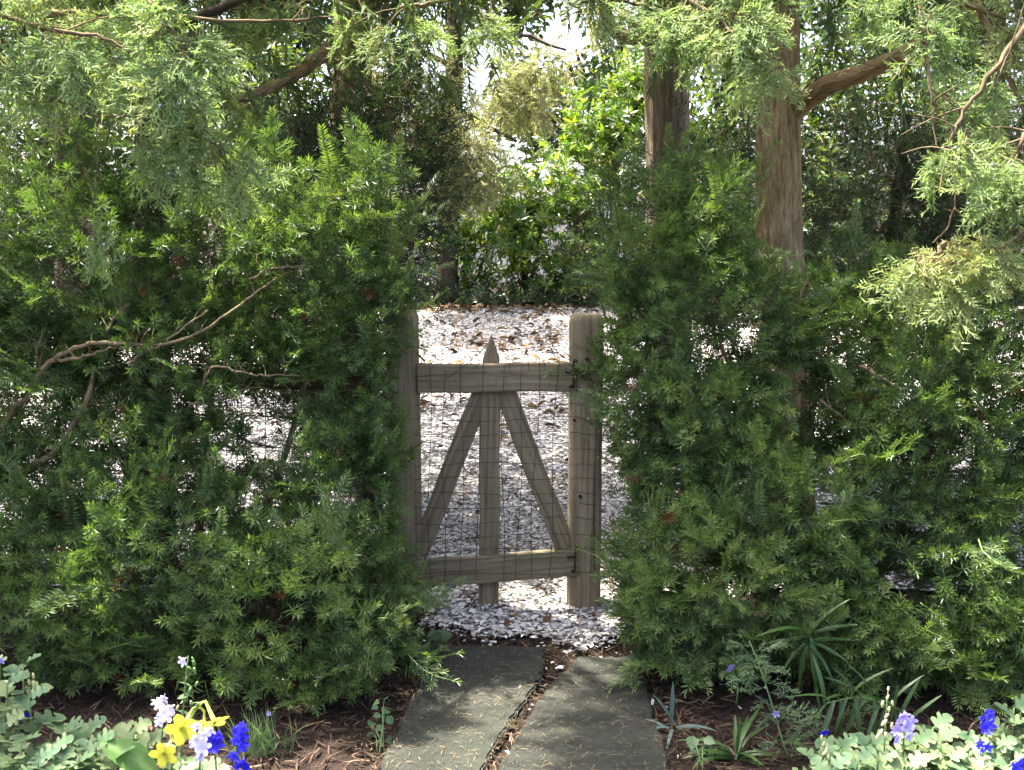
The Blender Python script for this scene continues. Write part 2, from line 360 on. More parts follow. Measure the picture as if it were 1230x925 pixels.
def spill(x):                       # front edge of the shell gravel: a tongue runs out through the gate
    x = np.asarray(x, float)
    return np.where((x > -0.42) & (x < 0.62), 4.93 + 0.34 * np.abs(x - 0.28) + 0.05 * np.sin(x * 15), 5.62 + 0.05 * np.sin(x * 5))
bx = np.concatenate([np.linspace(-14, -1.0, 30), np.linspace(-0.95, 1.2, 60), np.linspace(1.3, 14, 30)])
bt = np.concatenate([np.linspace(0, 0.1, 10), np.linspace(0.12, 1, 30)])
Xg, Tg = np.meshgrid(bx, bt, indexing='ij'); Yg = spill(Xg) + Tg * (15.05 + 0.25 * np.sin(Xg * 1.3) - spill(Xg))
n_, m_ = Xg.shape; i_, j_ = np.meshgrid(np.arange(n_ - 1), np.arange(m_ - 1), indexing='ij')
g = Geo(); g.add(np.stack([Xg, Yg, gz(Xg, Yg) + 0.016], 2).reshape(-1, 3), np.stack([i_ * m_ + j_, (i_ + 1) * m_ + j_, (i_ + 1) * m_ + j_ + 1, i_ * m_ + j_ + 1], 2).reshape(-1, 4))
tag(g.build('gravel_drive', M['gravel'], smooth=True), 'white crushed shell drive beyond the wooden gate', 'drive', kind='structure')

path = empty('garden_path', (0.0, 4.3, 0.0)); tag(path, 'grey slate flagstone path leading up to the gate', 'path', kind='structure')
def slab(pix, th, z):
    pts = [G(a, b) for a, b in pix]; c = np.mean(pts, axis=0)
    bm = bmesh.new(); out = []
    for k in range(len(pts)):
        a, b = pts[k], pts[(k + 1) % len(pts)]
        for t in np.linspace(0, 1, 12)[:-1]:
            q = a * (1 - t) + b * t + np.array([rng.normal(0, .005), rng.normal(0, .006), 0]); out.append(q)
    vs = [bm.verts.new((q[0] - c[0], q[1] - c[1], z)) for q in out]
    f = bm.faces.new(vs); f.normal_update()
    if f.normal.z < 0: f.normal_flip()
    r = bmesh.ops.extrude_face_region(bm, geom=[f])
    top = [e for e in r['geom'] if isinstance(e, bmesh.types.BMVert)]
    for v in top: v.co.z = z - th
    bmesh.ops.recalc_face_normals(bm, faces=bm.faces)
    ed = [e for e in bm.edges if abs(e.verts[0].co.z - z) < 1e-5 and abs(e.verts[1].co.z - z) < 1e-5]
    bmesh.ops.bevel(bm, geom=ed, offset=0.007, segments=2, affect='EDGES')
    me = bpy.data.meshes.new('flagstone'); bm.to_mesh(me); bm.free(); me.materials.append(M['slate'])
    o = bpy.data.objects.new('flagstone', me); o.location = (c[0], c[1] - 4.3, 0); link(o, path); return o
slab([(538, 783), (657, 785), (651, 822), (618, 868), (590, 912), (566, 975), (445, 980), (462, 918), (498, 842)], 0.06, 0.034)
slab([(694, 797), (768, 795), (779, 842), (803, 925), (818, 985), (578, 982), (602, 925), (628, 880), (658, 832)], 0.06, 0.030)

# shell pieces: flat broken flakes, real geometry
def flake_proto(k):
    r = np.random.default_rng(100 + k); n = r.integers(5, 7)
    a = np.sort(r.uniform(0, 6.28, n)); rad = r.uniform(0.35, 0.6, n)
    v = np.stack([np.cos(a) * rad, np.sin(a) * rad * r.uniform(.45, .8), r.normal(0, .06, n)], 1)
    v = np.vstack([v, [[0, 0, 0.13]]])
    f = np.array([[i, (i + 1) % n, n] for i in range(n)])
    return v, f, np.full(n + 1, .5), np.zeros(n, int)
flakes = [flake_proto(k) for k in range(10)]
def scatter_flat(pos, protos, smin, smax, tilt, mat, name, label, cat, pw=2.0, zoff=0.004, tint=None, size=None):
    n = len(pos); d = np.stack([np.cos(a := rng.uniform(0, 6.28, n)), np.sin(a), np.zeros(n)], 1)
    up = norm(np.stack([rng.normal(0, tilt, n), rng.normal(0, tilt, n), np.ones(n)], 1))
    d = norm(d - up * np.sum(d * up, 1, keepdims=True)); R = basis(d, up)
    s = smin + (smax - smin) * rng.uniform(0, 1, n) ** pw if size is None else size
    pos = pos + np.array([0, 0, zoff]) + np.stack([np.zeros(n), np.zeros(n), rng.uniform(0, .008, n)], 1)
    g = Geo(); scatter(g, protos, rng.integers(0, len(protos), n), pos, R, s, rng.uniform(0, 1, n) if tint is None else tint)
    o = g.build(name, mat); tag(o, label, cat, kind='stuff'); return o
def drive_points(n, xr, yr, keep=None):
    x = rng.uniform(*xr, n); y = yr[0] + (yr[1] - yr[0]) * rng.uniform(0, 1, n) ** 1.0
    ok = y > spill(x) - rng.exponential(0.05, n)
    x, y = x[ok], y[ok]
    return np.stack([x, y, gz(x, y) + 0.016], 1)
near = drive_points(26000, (-1.3, 1.5), (4.78, 7.6)); mid = drive_points(13000, (-2.0, 2.0), (7.6, 11)); far = drive_points(6000, (-2.5, 2.5), (11, 15))
left = drive_points(4500, (-5, -1.3), (5.6, 10))
stray = np.stack([rng.uniform(-0.5, 1.1, 160), 5.15 - rng.exponential(0.16, 160), np.full(160, 0.006)], 1)
stray = stray[(stray[:, 1] > 3.9) & ~((stray[:, 0] > -.4) & (stray[:, 0] < 0.15) & (stray[:, 1] < 4.95))]
jn = [(655, 805), (668, 800), (660, 838), (640, 850), (648, 846), (635, 855), (610, 905), (672, 790), (812, 845), (800, 852), (845, 915), (815, 912), (880, 800), (655, 825), (720, 800)]
stray = np.vstack([stray, [G(a, b) for a, b in jn]])
scatter_flat(np.vstack([near, mid, far, left, stray]), flakes, 0.014, 0.046, 0.30, M['shell'], 'shell_gravel', 'broken white shell pieces covering the drive behind the gate', 'gravel')

# fallen leaves, pine straw, needle litter
def leaf_proto(w, curl, k):
    r = np.random.default_rng(300 + k)
    ys = np.array([0, .3, .65, 1.0]); ws = np.array([.04, .9, .8, .03]) * w * .5
    c = [[0, y - .5, .02 * r.normal()] for y in ys]
    v = []; 
    for (y, ww) in zip(ys, ws): v += [[-ww, y - .5, curl * r.uniform(.4, 1) * abs(ww) * 2], [0, y - .5, 0.1 * curl * math.sin(y * 3.1)], [ww, y - .5, curl * r.uniform(.2, 1) * abs(ww) * 2]]
    f = []
    for i in range(3):
        for j in range(2):
            a, b, c_, d = i * 3 + j, i * 3 + j + 1, (i + 1) * 3 + j + 1, (i + 1) * 3 + j; f += [[a, b, c_], [a, c_, d]]
    return np.array(v, float), np.array(f), np.full(12, .5), np.zeros(len(f), int)
dead = [leaf_proto(.5, .5, 1), leaf_proto(.35, .9, 2), leaf_proto(.6, .3, 3), leaf_proto(.22, .4, 4)]
fp = np.vstack([drive_points(260, (-1.3, 1.4), (5.0, 8.5)), drive_points(420, (-3, 3), (8.5, 13)), drive_points(700, (-4.5, 4.5), (12.4, 15)), drive_points(250, (-5, -1.2), (5.7, 11))])
xb = rng.uniform(-6, 6, 1500); yb = 15.0 + rng.normal(0.0, 0.28, 1500); fp = np.vstack([fp, np.stack([xb, yb, gz(xb, yb) + .02], 1)])
# drifts, as leaves gather in loose patches
for cx, cy, n, s in ((-0.55, 10.7, 70, .25), (0.45, 11.2, 60, .22), (-.9, 9.6, 40, .3), (0.6, 9.3, 35, .25), (-.2, 12.3, 60, .35), (.45, 5.75, 40, .09), (.3, 7.3, 18, .2), (-.25, 7.6, 20, .2), (-.5, 5.3, 30, .1)):
    x = rng.normal(cx, s, n); y = rng.normal(cy, s * .6, n); fp = np.vstack([fp, np.stack([x, y, gz(x, y) + .02], 1)])
fsz = np.where(fp[:, 1] < 8, rng.uniform(.02, .065, len(fp)), rng.uniform(.05, .15, len(fp)))
scatter_flat(fp, dead, 0.05, 0.15, 0.40, M['fallen'], 'fallen_leaves', 'dry brown leaves scattered over the white shell drive', 'leaf litter', 1.6, 0.012, size=fsz)
def needle_proto(k):
    r = np.random.default_rng(500 + k); b = r.normal(0, .05)
    v = np.array([[-.03, -.5, 0], [.03, -.5, 0], [.035 + b, 0, .05], [-.035 + b, 0, .05], [-.006, .5, 0], [.006, .5, 0]])
    return v, np.array([[0, 1, 2], [0, 2, 3], [3, 2, 5], [3, 5, 4]]), np.full(6, .5), np.zeros(4, int)
needles = [needle_proto(k) for k in range(5)]
n = 11000; x = rng.uniform(-2.6, 2.6, n); y = rng.uniform(3.2, 5.7, n)
pp = np.stack([x, y, lump(x, y)], 1)
scatter_flat(pp, needles, 0.035, 0.11, 0.18, M['straw'], 'pine_straw', 'brown needle mulch strewn over the bed beside the path', 'mulch', 1.2, 0.003)
n = 3400; x = rng.uniform(-0.55, 0.75, n); y = rng.uniform(3.6, 5.0, n)
x2 = rng.normal(0, .016, 900); yy = rng.uniform(3.7, 4.95, 900)
pxj = np.interp(yy, [3.75, 4.1, 4.5, 4.75, 4.95], [-0.11, -0.03, .07, .13, .21]) + x2
pp = np.vstack([np.stack([x, y, np.full(n, .036)], 1), np.stack([pxj, yy, np.full(900, .022)], 1)])
pp[:3400, 0] += np.where(rng.uniform(0, 1, n) < .5, 0.06 * np.sin(pp[:3400, 1] * 9), 0)
scatter_flat(pp, needles, 0.010, 0.036, 0.06, M['litter'], 'needle_litter', 'tan dry needles sprinkled over the grey flagstones', 'leaf litter', 1.4, 0.001)

# ------------------------------------------------------------------ gate, posts, fence
GY = 5.44                                               # the gate stands in this plane
def plank(name, a, b, w, th, yc, mat, parent, taper=None, roll=0.0, org=(0, 0, 0)):
    """board from a to b (x,z pairs in the gate plane), width w, thickness th, centre depth yc"""
    a, b = np.asarray(a, float), np.asarray(b, float); L = np.linalg.norm(b - a); d = (b - a) / L; nrm = np.array([-d[1], d[0]])
    ns = 14; t = np.linspace(0, 1, ns); bev = 0.006
    prof = [(-w / 2 + bev, -th / 2), (w / 2 - bev, -th / 2), (w / 2, -th / 2 + bev), (w / 2, th / 2 - bev), (w / 2 - bev, th / 2), (-w / 2 + bev, th / 2), (-w / 2, th / 2 - bev), (-w / 2, -th / 2 + bev)]
    V, U = [], []
    ph = rng.uniform(0, 6.28, 4); off = rng.uniform(-9, 9, 3)
    for ti in t:
        k = 1.0 if taper is None else np.interp(ti, taper[0], taper[1])
        wob = 0.0022 * math.sin(ti * 9 + ph[0]); wb2 = 0.003 * math.sin(ti * 14 + ph[1])
        for u, v in prof:
            uu = u * k * (1 + 0.015 * math.sin(ti * 21 + ph[2] + u * 40)) + wob
            p2 = a + d * L * ti + nrm * uu
            V.append((p2[0], yc + v + wb2 * 0.6, p2[1])); U.append((u + off[0], v + off[1], ti * L + off[2]))
    m = len(prof); F = []
    for i in range(ns - 1):
        for j in range(m): F.append((i * m + j, i * m + (j + 1) % m, (i + 1) * m + (j + 1) % m, (i + 1) * m + j))
    g = Geo(); g.add(V, np.array(F), 0, guv=U)
    e0 = len(V); g.V.append(np.array([np.mean(V[:m], 0), np.mean(V[-m:], 0)])); g.U.append(np.array([U[0], U[-1]])); g.T.append(np.full((2, 2), .5)); g.n += 2
    F2 = [(j, (j + 1) % m, e0) for j in range(m)] + [((ns - 1) * m + (j + 1) % m, (ns - 1) * m + j, e0 + 1) for j in range(m)]
    g.F.append(np.array(F2)); g.M.append(np.zeros(len(F2), int))
    o = g.build(name, mat, None)
    bm = bmesh.new(); bm.from_mesh(o.data); bmesh.ops.recalc_face_normals(bm, faces=bm.faces); bm.to_mesh(o.data); bm.free()
    o.parent = parent; o.location = (-org[0], -org[1], -org[2]); return o
def XZ(px, py, Y=GY):
    p = P(px, py, Y); return np.array([p[0], p[2]])
gorg = (0.0, GY, 0.02)
gate = empty('garden_gate', gorg); tag(gate, 'weathered wooden garden gate with crossed braces and wire mesh between two posts', 'gate')
S = GY / FPX * 1.0                                        # metres per pixel at the gate, about
plank('top_rail', XZ(504, 452), XZ(691, 450), 34.5 * S, 0.036, GY - 0.075, M['wood'], gate, org=gorg)
plank('bottom_rail', XZ(500, 684), XZ(693, 670), 34 * S, 0.036, GY - 0.070, M['wood'], gate, org=gorg)
plank('picket', XZ(587, 721), XZ(590, 401), 25 * S, 0.024, GY - 0.042, M['wood'], gate, ([0, .885, .9, 1.0], [1, 1, .95, .03]), org=gorg)
plank('brace', XZ(503, 664), XZ(582, 462), 24 * S, 0.022, GY - 0.035, M['wood'], gate, org=gorg)
plank('brace', XZ(681, 662), XZ(603, 460), 25 * S, 0.022, GY - 0.035, M['wood'], gate, org=gorg)
for (px, py, dy) in ((583, 446, .094), (596, 458, .094), (574, 461, .094), (608, 459, .094), (586, 672, .089), (590, 684, .089), (514, 680, .089), (672, 664, .089), (512, 452, .094), (680, 443, .094)):
    c = P(px, py, GY - dy); g = Geo(); tube(g, [c + [0, .006, 0], c + [0, -.0015, 0]], [.0032, .0030], 7)
    h = g.build('nail', M['iron'], gate); h.location = (-gorg[0], -gorg[1], -gorg[2])
# iron hinge straps and pins on the hanging post
for (px, py) in ((688, 450), (690, 672)):
    c = P(px, py, GY - 0.098); g = Geo()
    tube(g, [c + [-.035, -.001, .012], c + [0, -.003, .012]], [.006, .006], 6)
    tube(g, [c + [0.002, -.004, .062], c + [0.002, -.004, -.062]], [.0036, .0036], 8)
    tube(g, [c + [0, 0, .06], c + [.02, -.004, .064], c + [.004, .0, .070]], [.007, .006, .005], 6)
    tube(g, [c + [0, 0, -.055], c + [-.015, -.004, -.058]], [.007, .006], 6)
    h = g.build('hinge', M['iron'], gate); h.location = (-gorg[0], -gorg[1], -gorg[2])

def post(name, x0, x1, top, zbase, lean, label, group, py_extra=0.0, Y=GY):
    w = x1 - x0; cx = (x0 + x1) / 2; h = top - zbase; e = 4.6; seg = 40
    th = np.linspace(0, 2 * np.pi, seg, endpoint=False)
    cxp = np.sign(np.cos(th)) * np.abs(np.cos(th)) ** (2 / e); syp = np.sign(np.sin(th)) * np.abs(np.sin(th)) ** (2 / e)
    zs = np.concatenate([np.linspace(-0.25, h - .05, 22), [h - .03, h - .016, h - .006, h - .001, h]])
    ks = np.concatenate([np.ones(22), [.99, .95, .86, .66, .0]])
    V, U = [], []; ph = rng.uniform(0, 6, 5); off = rng.uniform(-9, 9, 3)
    for z, k in zip(zs, ks):
        wob = 1 + 0.012 * math.sin(z * 5 + ph[0]) + .008 * math.sin(z * 13 + ph[1])
        for c_, s_, t in zip(cxp, syp, th):
            rr = w / 2 * k * wob * (1 + .01 * math.sin(3 * t + z * 4 + ph[2]))
            V.append((c_ * rr + lean * z, s_ * rr * .95, z)); U.append((c_ * w / 2 + off[0], s_ * w / 2 + off[1], z + off[2]))
    n = len(zs); F = [(i * seg + j, i * seg + (j + 1) % seg, (i + 1) * seg + (j + 1) % seg, (i + 1) * seg + j) for i in range(n - 1) for j in range(seg)]
    g = Geo(); g.add(V, np.array(F), 0, guv=U); o = g.build(name, M['wood_post'], smooth=True)
    o.location = (cx, Y, zbase); tag(o, label, 'post', group); return o
pr0, pr1 = XZ(682, 560)[0], XZ(722, 560)[0]
o = post('gate_post', pr0, pr1, XZ(700, 377)[1], 0.0, 0.003, 'hinge post of the gate, clear of leaves, wire wrapped round it', 'gate posts')
# knots and bolt heads on the hinge post
for px, py, r in ((705, 432, .011), (690, 505, .008), (697, 597, .009)):
    c = P(px, py, GY - 0.083); g = Geo(); tube(g, [c + [0, .012, 0], c + [0, -.004, 0]], [r, r * .8], 8)
    b = g.build('bolt', M['iron'], o); b.location = -np.array(o.location)
pl0, pl1 = XZ(467, 560)[0], XZ(506, 560)[0]
post('gate_post', pl0, pl1, XZ(487, 373)[1], 0.0, -0.004, 'latch post of the gate, half hidden behind yew branches', 'gate posts')

# wire netting on the gate: each strand its own piece
wy = GY - 0.112
def wire(pts, r=0.0015, parent=gate, org=gorg):
    g = Geo(); C = tube(g, pts, [r, r], 5, n=max(8, len(pts) * 3), mat=0)
    o = g.build('wire', M['wire'], parent); o.location = (-org[0], -org[1], -org[2]); return o
def wp(px, py, dy=0.0): return P(px, py, wy + dy)
for k, x in enumerate((516, 533, 555, 571, 604, 621, 641, 663)):
    top = 440 + 6 * math.sin(k * 1.7); pts = []
    tx = x + (7 if k > 4 else 0)
    for t in np.linspace(0, 1, 8):
        px = tx * (1 - t) + (x - (4 if k > 5 else 0)) * t + 2.2 * math.sin(t * 7 + k * 2.1)
        if k == 3: px = x + 10 - 10 * t
        pts.append(wp(px, top + (700 - top) * t - 8 * (k / 8), 0.004 * math.sin(t * 9 + k)))
    wire(pts)
for k, y in enumerate((451, 474, 489, 505, 523, 541, 559, 576, 594, 612, 630, 649, 665, 694)):
    pts = [wp(px, y + 2.3 * math.sin(px * .03 + k) - 8 * (px - 500) / 200 * (1 if k > 8 else .35), 0.004 * math.sin(px * .06 + k)) for px in np.linspace(498, 690, 9)]
    e = pts[-1]; y2 = y - (8 if k > 8 else 3)
    pts += [P(700, y2 + 1, GY - 0.090), P(712, y2 + 2.5, GY - 0.088), P(717, y2 + 3, GY - 0.086)]
    wire(pts)
wire([P(690, 468, GY - .09), P(705, 473, GY - .091), P(714, 480, GY - .09), P(716, 520, GY - .092), P(714, 580, GY - .093), P(713, 640, GY - .092), P(714, 690, GY - .09)], 0.0028)
wire([P(689, 432, GY - .1), P(691, 450, GY - .11), P(689, 466, GY - .1)], 0.004)
# the frayed upper edge of the netting
wire([wp(536, 455), wp(552, 444), wp(566, 432), wp(575, 425), wp(584, 414)], .0016); wire([wp(560, 438), wp(572, 428), wp(576, 436), wp(568, 444)], .0016)
wire([wp(598, 419), wp(612, 420), wp(624, 419), wp(630, 423), wp(640, 421), wp(650, 421), wp(655, 417), wp(668, 420)], .0018)
for a, b_ in ((611, 447), (634, 446), (653, 444), (670, 440)): wire([wp(a - 2, 419), wp(a, 430), wp(b_ * 0 + a + 2, b_)], .0016)
wire([wp(654, 412), wp(660, 407), wp(668, 410), wp(663, 415), wp(672, 425), wp(680, 431), wp(688, 431)], .0018)
wire([wp(658, 416), wp(668, 424), wp(676, 421), wp(686, 430)], .0018); wire([wp(662, 418), wp(668, 432), wp(674, 437)], .0016)

# fence running left from the latch post
fence = empty('rail_fence', (-1.6, GY + .1, 0)); forg = (-1.6, GY + .1, 0)
tag(fence, 'dark brown rail fence seen through the gap in the yew beside the gate', 'fence')
plank('rail', XZ(60, 452, GY + .1), XZ(474, 457, GY + .1), 0.095, 0.04, GY + .1, M['wood_brown'], fence, org=forg)
plank('rail', XZ(-80, 690, GY + .1), XZ(474, 690, GY + .1), 0.09, 0.04, GY + .1, M['wood_brown'], fence, org=forg)
for k, y in enumerate((500, 535, 572, 610, 645)):
    wire([P(px, y + 3 * math.sin(px * .02 + k), GY + .07) for px in np.linspace(-60, 472, 9)], .002, fence, forg)
for k, x in enumerate(range(-40, 470, 36)):
    wire([P(x + 2 * math.sin(k), y, GY + .07) for y in (456, 540, 620, 690)], .0017, fence, forg)

# ------------------------------------------------------------------ foliage prototypes
def rotv(v, axis, ang):
    axis = axis / np.linalg.norm(axis); c, s = math.cos(ang), math.sin(ang)
    return v * c + np.cross(axis, v) * s + axis * np.dot(axis, v) * (1 - c)
class Pro:
    def __init__(s): s.V, s.F, s.T, s.M, s.n = [], [], [], [], 0
    def add(s, V, F, tip, m=0):
        V = np.asarray(V, float); s.V.append(V); s.F.append(np.asarray(F) + s.n); s.n += len(V)
        s.T.append(np.broadcast_to(np.asarray(tip, float), (len(V),))); s.M.append(np.full(len(F), m))
    def out(s): return np.concatenate(s.V), np.concatenate(s.F), np.concatenate(s.T), np.concatenate(s.M)
def needle(pr, p, d, up, L, w, tip):
    d = norm(d); x = np.cross(d, up); x = x / max(np.linalg.norm(x), 1e-6); z = np.cross(x, d)
    pr.add([p, p + d * L * .5 - x * w / 2 + z * w * .2, p + d * L - z * L * .06, p + d * L * .5 + x * w / 2 + z * w * .2], [[0, 1, 2], [0, 2, 3]], tip)
def stick(pr, a, b, r0, r1, m=1, tip=.3):
    d = norm(b - a); x = np.cross(d, [.3, .2, 1.0]); x = x / np.linalg.norm(x); y = np.cross(d, x); V = []
    for p, r in ((a, r0), (b, r1)):
        for k in range(3): V.append(p + (x * math.cos(k * 2.094) + y * math.sin(k * 2.094)) * r)
    F = []
    for k in range(3): F += [[k, (k + 1) % 3, 3 + (k + 1) % 3], [k, 3 + (k + 1) % 3, 3 + k]]
    pr.add(V, F, tip, m)
def yew_shoot(pr, p, d, up, L, r, n=20, nl=0.036, nw=0.0060):
    d = norm(d); x = norm(np.cross(d, up)); z = np.cross(x, d)
    stick(pr, p, p + d * L, .0016, .0009)
    for k in range(n):
        t = (k + .5) / n; side = 1 if k % 2 else -1
        q = p + d * L * (0.12 + .88 * t)
        fw = math.radians(70 - 34 * t * t + r.normal(0, 3.5)); el = math.radians(16 + r.normal(0, 9))
        if k >= n - 5:                      # the tuft at the tip opens like a star
            a = k * 2.4 + r.uniform(0, 1); lat = x * math.cos(a) + z * math.sin(a); fw = math.radians(34 + r.normal(0, 6))
        else: lat = x * side * math.cos(el) + z * math.sin(el)
        dd = d * math.cos(fw) + lat * math.sin(fw)
        needle(pr, q, dd, z + .12 * r.normal(size=3), nl * (1.05 - .35 * t ** 3) * r.uniform(.85, 1.12), nw, .15 + .85 * t)
def yew_branchlet(k, nside, nn):
    r = np.random.default_rng(900 + k); pr = Pro(); L = .20; X = np.array([1., 0, 0]); Yv = np.array([0, 1., 0]); Z = np.array([0, 0, 1.])
    def axis(t): return Yv * L * t + Z * (.03 * t * t - .012 * t) + X * .012 * math.sin(t * 4 + k)
    for i in range(3): stick(pr, axis(i / 3), axis((i + 1) / 3), .0028 - .0005 * i, .0023 - .0005 * i)
    yew_shoot(pr, axis(1.0), Yv + .25 * Z + .2 * r.normal(size=3), Z, .085, r, nn)
    for i in range(nside):
        t = .2 + .75 * i / nside; s = 1 if i % 2 else -1
        yew_shoot(pr, axis(t), Yv * .75 + X * s * .8 + Z * r.normal(.22, .28), Z, r.uniform(.05, .095), r, nn)
    return pr.out()
YEW = [yew_branchlet(k, 6, 18) for k in range(7)]
YEW_LO = [yew_branchlet(k, 4, 11) for k in range(20, 24)]
def yew_tuft(k):
    """a short shoot seen end-on as a star of needles"""
    r = np.random.default_rng(950 + k); pr = Pro(); X = np.array([1., 0, 0]); Yv = np.array([0, 1., 0]); Z = np.array([0, 0, 1.]); L = .08; n = 25
    stick(pr, -Yv * .05, Yv * L, .002, .001)
    for i in range(n):
        t = i / (n - 1); a = i * 2.39996 + r.normal(0, .12); lat = X * math.cos(a) + Z * math.sin(a) * .8
        fw = math.radians(82 - 52 * t + r.normal(0, 5)); d = Yv * math.cos(fw) + lat * math.sin(fw)
        needle(pr, Yv * L * t, d, Yv * .8 + lat * -.6, .046 * (1.08 - .38 * t) * r.uniform(.9, 1.08), .0068, .2 + .8 * t)
    return pr.out()
TUFT = [yew_tuft(k) for k in range(5)]
def yew_leader(k):
    """a long straight new shoot with comb-like needles"""
    r = np.random.default_rng(980 + k); pr = Pro(); Yv = np.array([0, 1., 0]); Z = np.array([0, 0, 1.]); X = np.array([1., 0, 0]); L = .22
    def ax(t): return Yv * L * t + X * .015 * math.sin(t * 3 + k) + Z * .02 * t * t
    for i in range(4): stick(pr, ax(i / 4), ax((i + 1) / 4), .0026 - .0004 * i, .0022 - .0004 * i)
    for i in range(40):
        t = .08 + .92 * i / 39; s_ = 1 if i % 2 else -1; fw = math.radians(74 - 34 * t ** 2 + r.normal(0, 5)); el = math.radians(r.normal(14, 16))
        needle(pr, ax(t), Yv * math.cos(fw) + (X * s_ * math.cos(el) + Z * math.sin(el)) * math.sin(fw), Z, .040 * (1.05 - .4 * t ** 2) * r.uniform(.9, 1.08), .0072, .45 + .55 * t)
    return pr.out()
LEADER = [yew_leader(k) for k in range(3)]

def cedar_spray(k, nsec=12, fine=True, L=.22):
    r = np.random.default_rng(1200 + k); pr = Pro(); X = np.array([1., 0, 0]); Yv = np.array([0, 1., 0]); Z = np.array([0, 0, 1.])
    def ax(t): return Yv * L * t - Z * .035 * t * t + X * .015 * math.sin(t * 5 + k)
    ns_ = 3 if fine else 1
    for i in range(ns_): stick(pr, ax(i / ns_), ax((i + 1) / ns_), .0024 - .0006 * i, .0018 - .0006 * i, 1)
    def thin(p, d, l, w, tip):
        x = norm(np.cross(d, Z + .6 * r.normal(size=3))); pr.add([p - x * w / 2, p + x * w / 2, p + d * l], [[0, 1, 2]], tip)
    for i in range(nsec):
        t = .12 + .88 * (i + .5) / nsec; s = 1 if i % 2 else -1; q = ax(t)
        d = norm(Yv * .8 + X * s * (.75 - .5 * t) + Z * r.normal(0, .3)); l = (.105 * (1 - .55 * t)) * r.uniform(.75, 1.2)
        if not fine:
            thin(q, d, l * 1.15, .016, t); continue
        thin(q, d, l, .0062, .3 + .5 * t)
        m = max(4, int(l / .0095))
        for j in range(m):
            u = .12 + .86 * (j + .5) / m; s2 = 1 if j % 2 else -1; q2 = q + d * l * u
            lat = norm(np.cross(d, Z)) * s2 * .75 + Z * r.normal(0, .45)
            thin(q2, norm(d * .85 + lat), r.uniform(.020, .040) * (1.15 - .5 * u), .0074, .4 + .6 * u)
    return pr.out()
CEDAR = [cedar_spray(k) for k in range(7)]
CEDAR_LO = [cedar_spray(k, 16, False, .30) for k in range(20, 25)]

def long_leaf(pr, p, d, up, L, w, droop, tip, rows=((0, .12), (.5, 1.0), (1, .02))):
    d = norm(d); x = norm(np.cross(d, up)); z = np.cross(x, d); V = []
    for t, k in rows:
        c = p + d * L * t - np.array([0, 0, 1]) * droop * L * t * t
        V += [c - x * w * k / 2 + z * w * .12 * k, c, c + x * w * k / 2 + z * w * .12 * k]
    F = []
    for i in range(len(rows) - 1):
        for j in range(2): a = i * 3 + j; F += [[a, a + 1, a + 4], [a, a + 4, a + 3]]
    pr.add(V, F, tip)
def small_leaf(pr, p, d, up, L, w, tip):
    d = norm(d); x = norm(np.cross(d, up)); z = np.cross(x, d)
    pr.add([p, p + d * L * .5 - x * w / 2 + z * w * .15, p + d * L - z * L * .12, p + d * L * .5 + x * w / 2 + z * w * .15, p + d * L * .5 - z * .02 * L], [[0, 1, 4], [1, 2, 4], [2, 3, 4], [3, 0, 4]], tip)
def whorl(k, n=6, L=.13, w=.036, droop=.35, el=0.15):
    r = np.random.default_rng(1500 + k); pr = Pro(); stick(pr, np.array([0, -.10, 0]), np.zeros(3), .004, .003)
    for i in range(n):
        a = i * 2.4 + r.uniform(-.2, .2); e = el + .5 * r.uniform(0, 1)
        d = np.array([math.cos(a), e, math.sin(a)]); long_leaf(pr, np.array([0, -.02 * (i % 3), 0]), d, np.array([0, 1., 0]), L * r.uniform(.75, 1.1), w, 0.0, r.uniform(0, 1))
    return pr.out()
WHORL = [whorl(k) for k in range(5)]
def leafy(k, n=7, L=.075, w=.034):
    r = np.random.default_rng(1600 + k); pr = Pro(); stick(pr, np.array([0, -.02, 0]), np.array([0, .2, 0]), .003, .002)
    for i in range(n):
        d = np.array([(1 if i % 2 else -1) * .8, .5, r.normal(0, .5)]); small_leaf(pr, np.array([0, .2 * i / n, 0.]), d, np.array([0, .3, 1.]) + .4 * r.normal(size=3), L * r.uniform(.7, 1.1), w, r.uniform(0, 1))
    return pr.out()
LEAFY = [leafy(k) for k in range(5)]

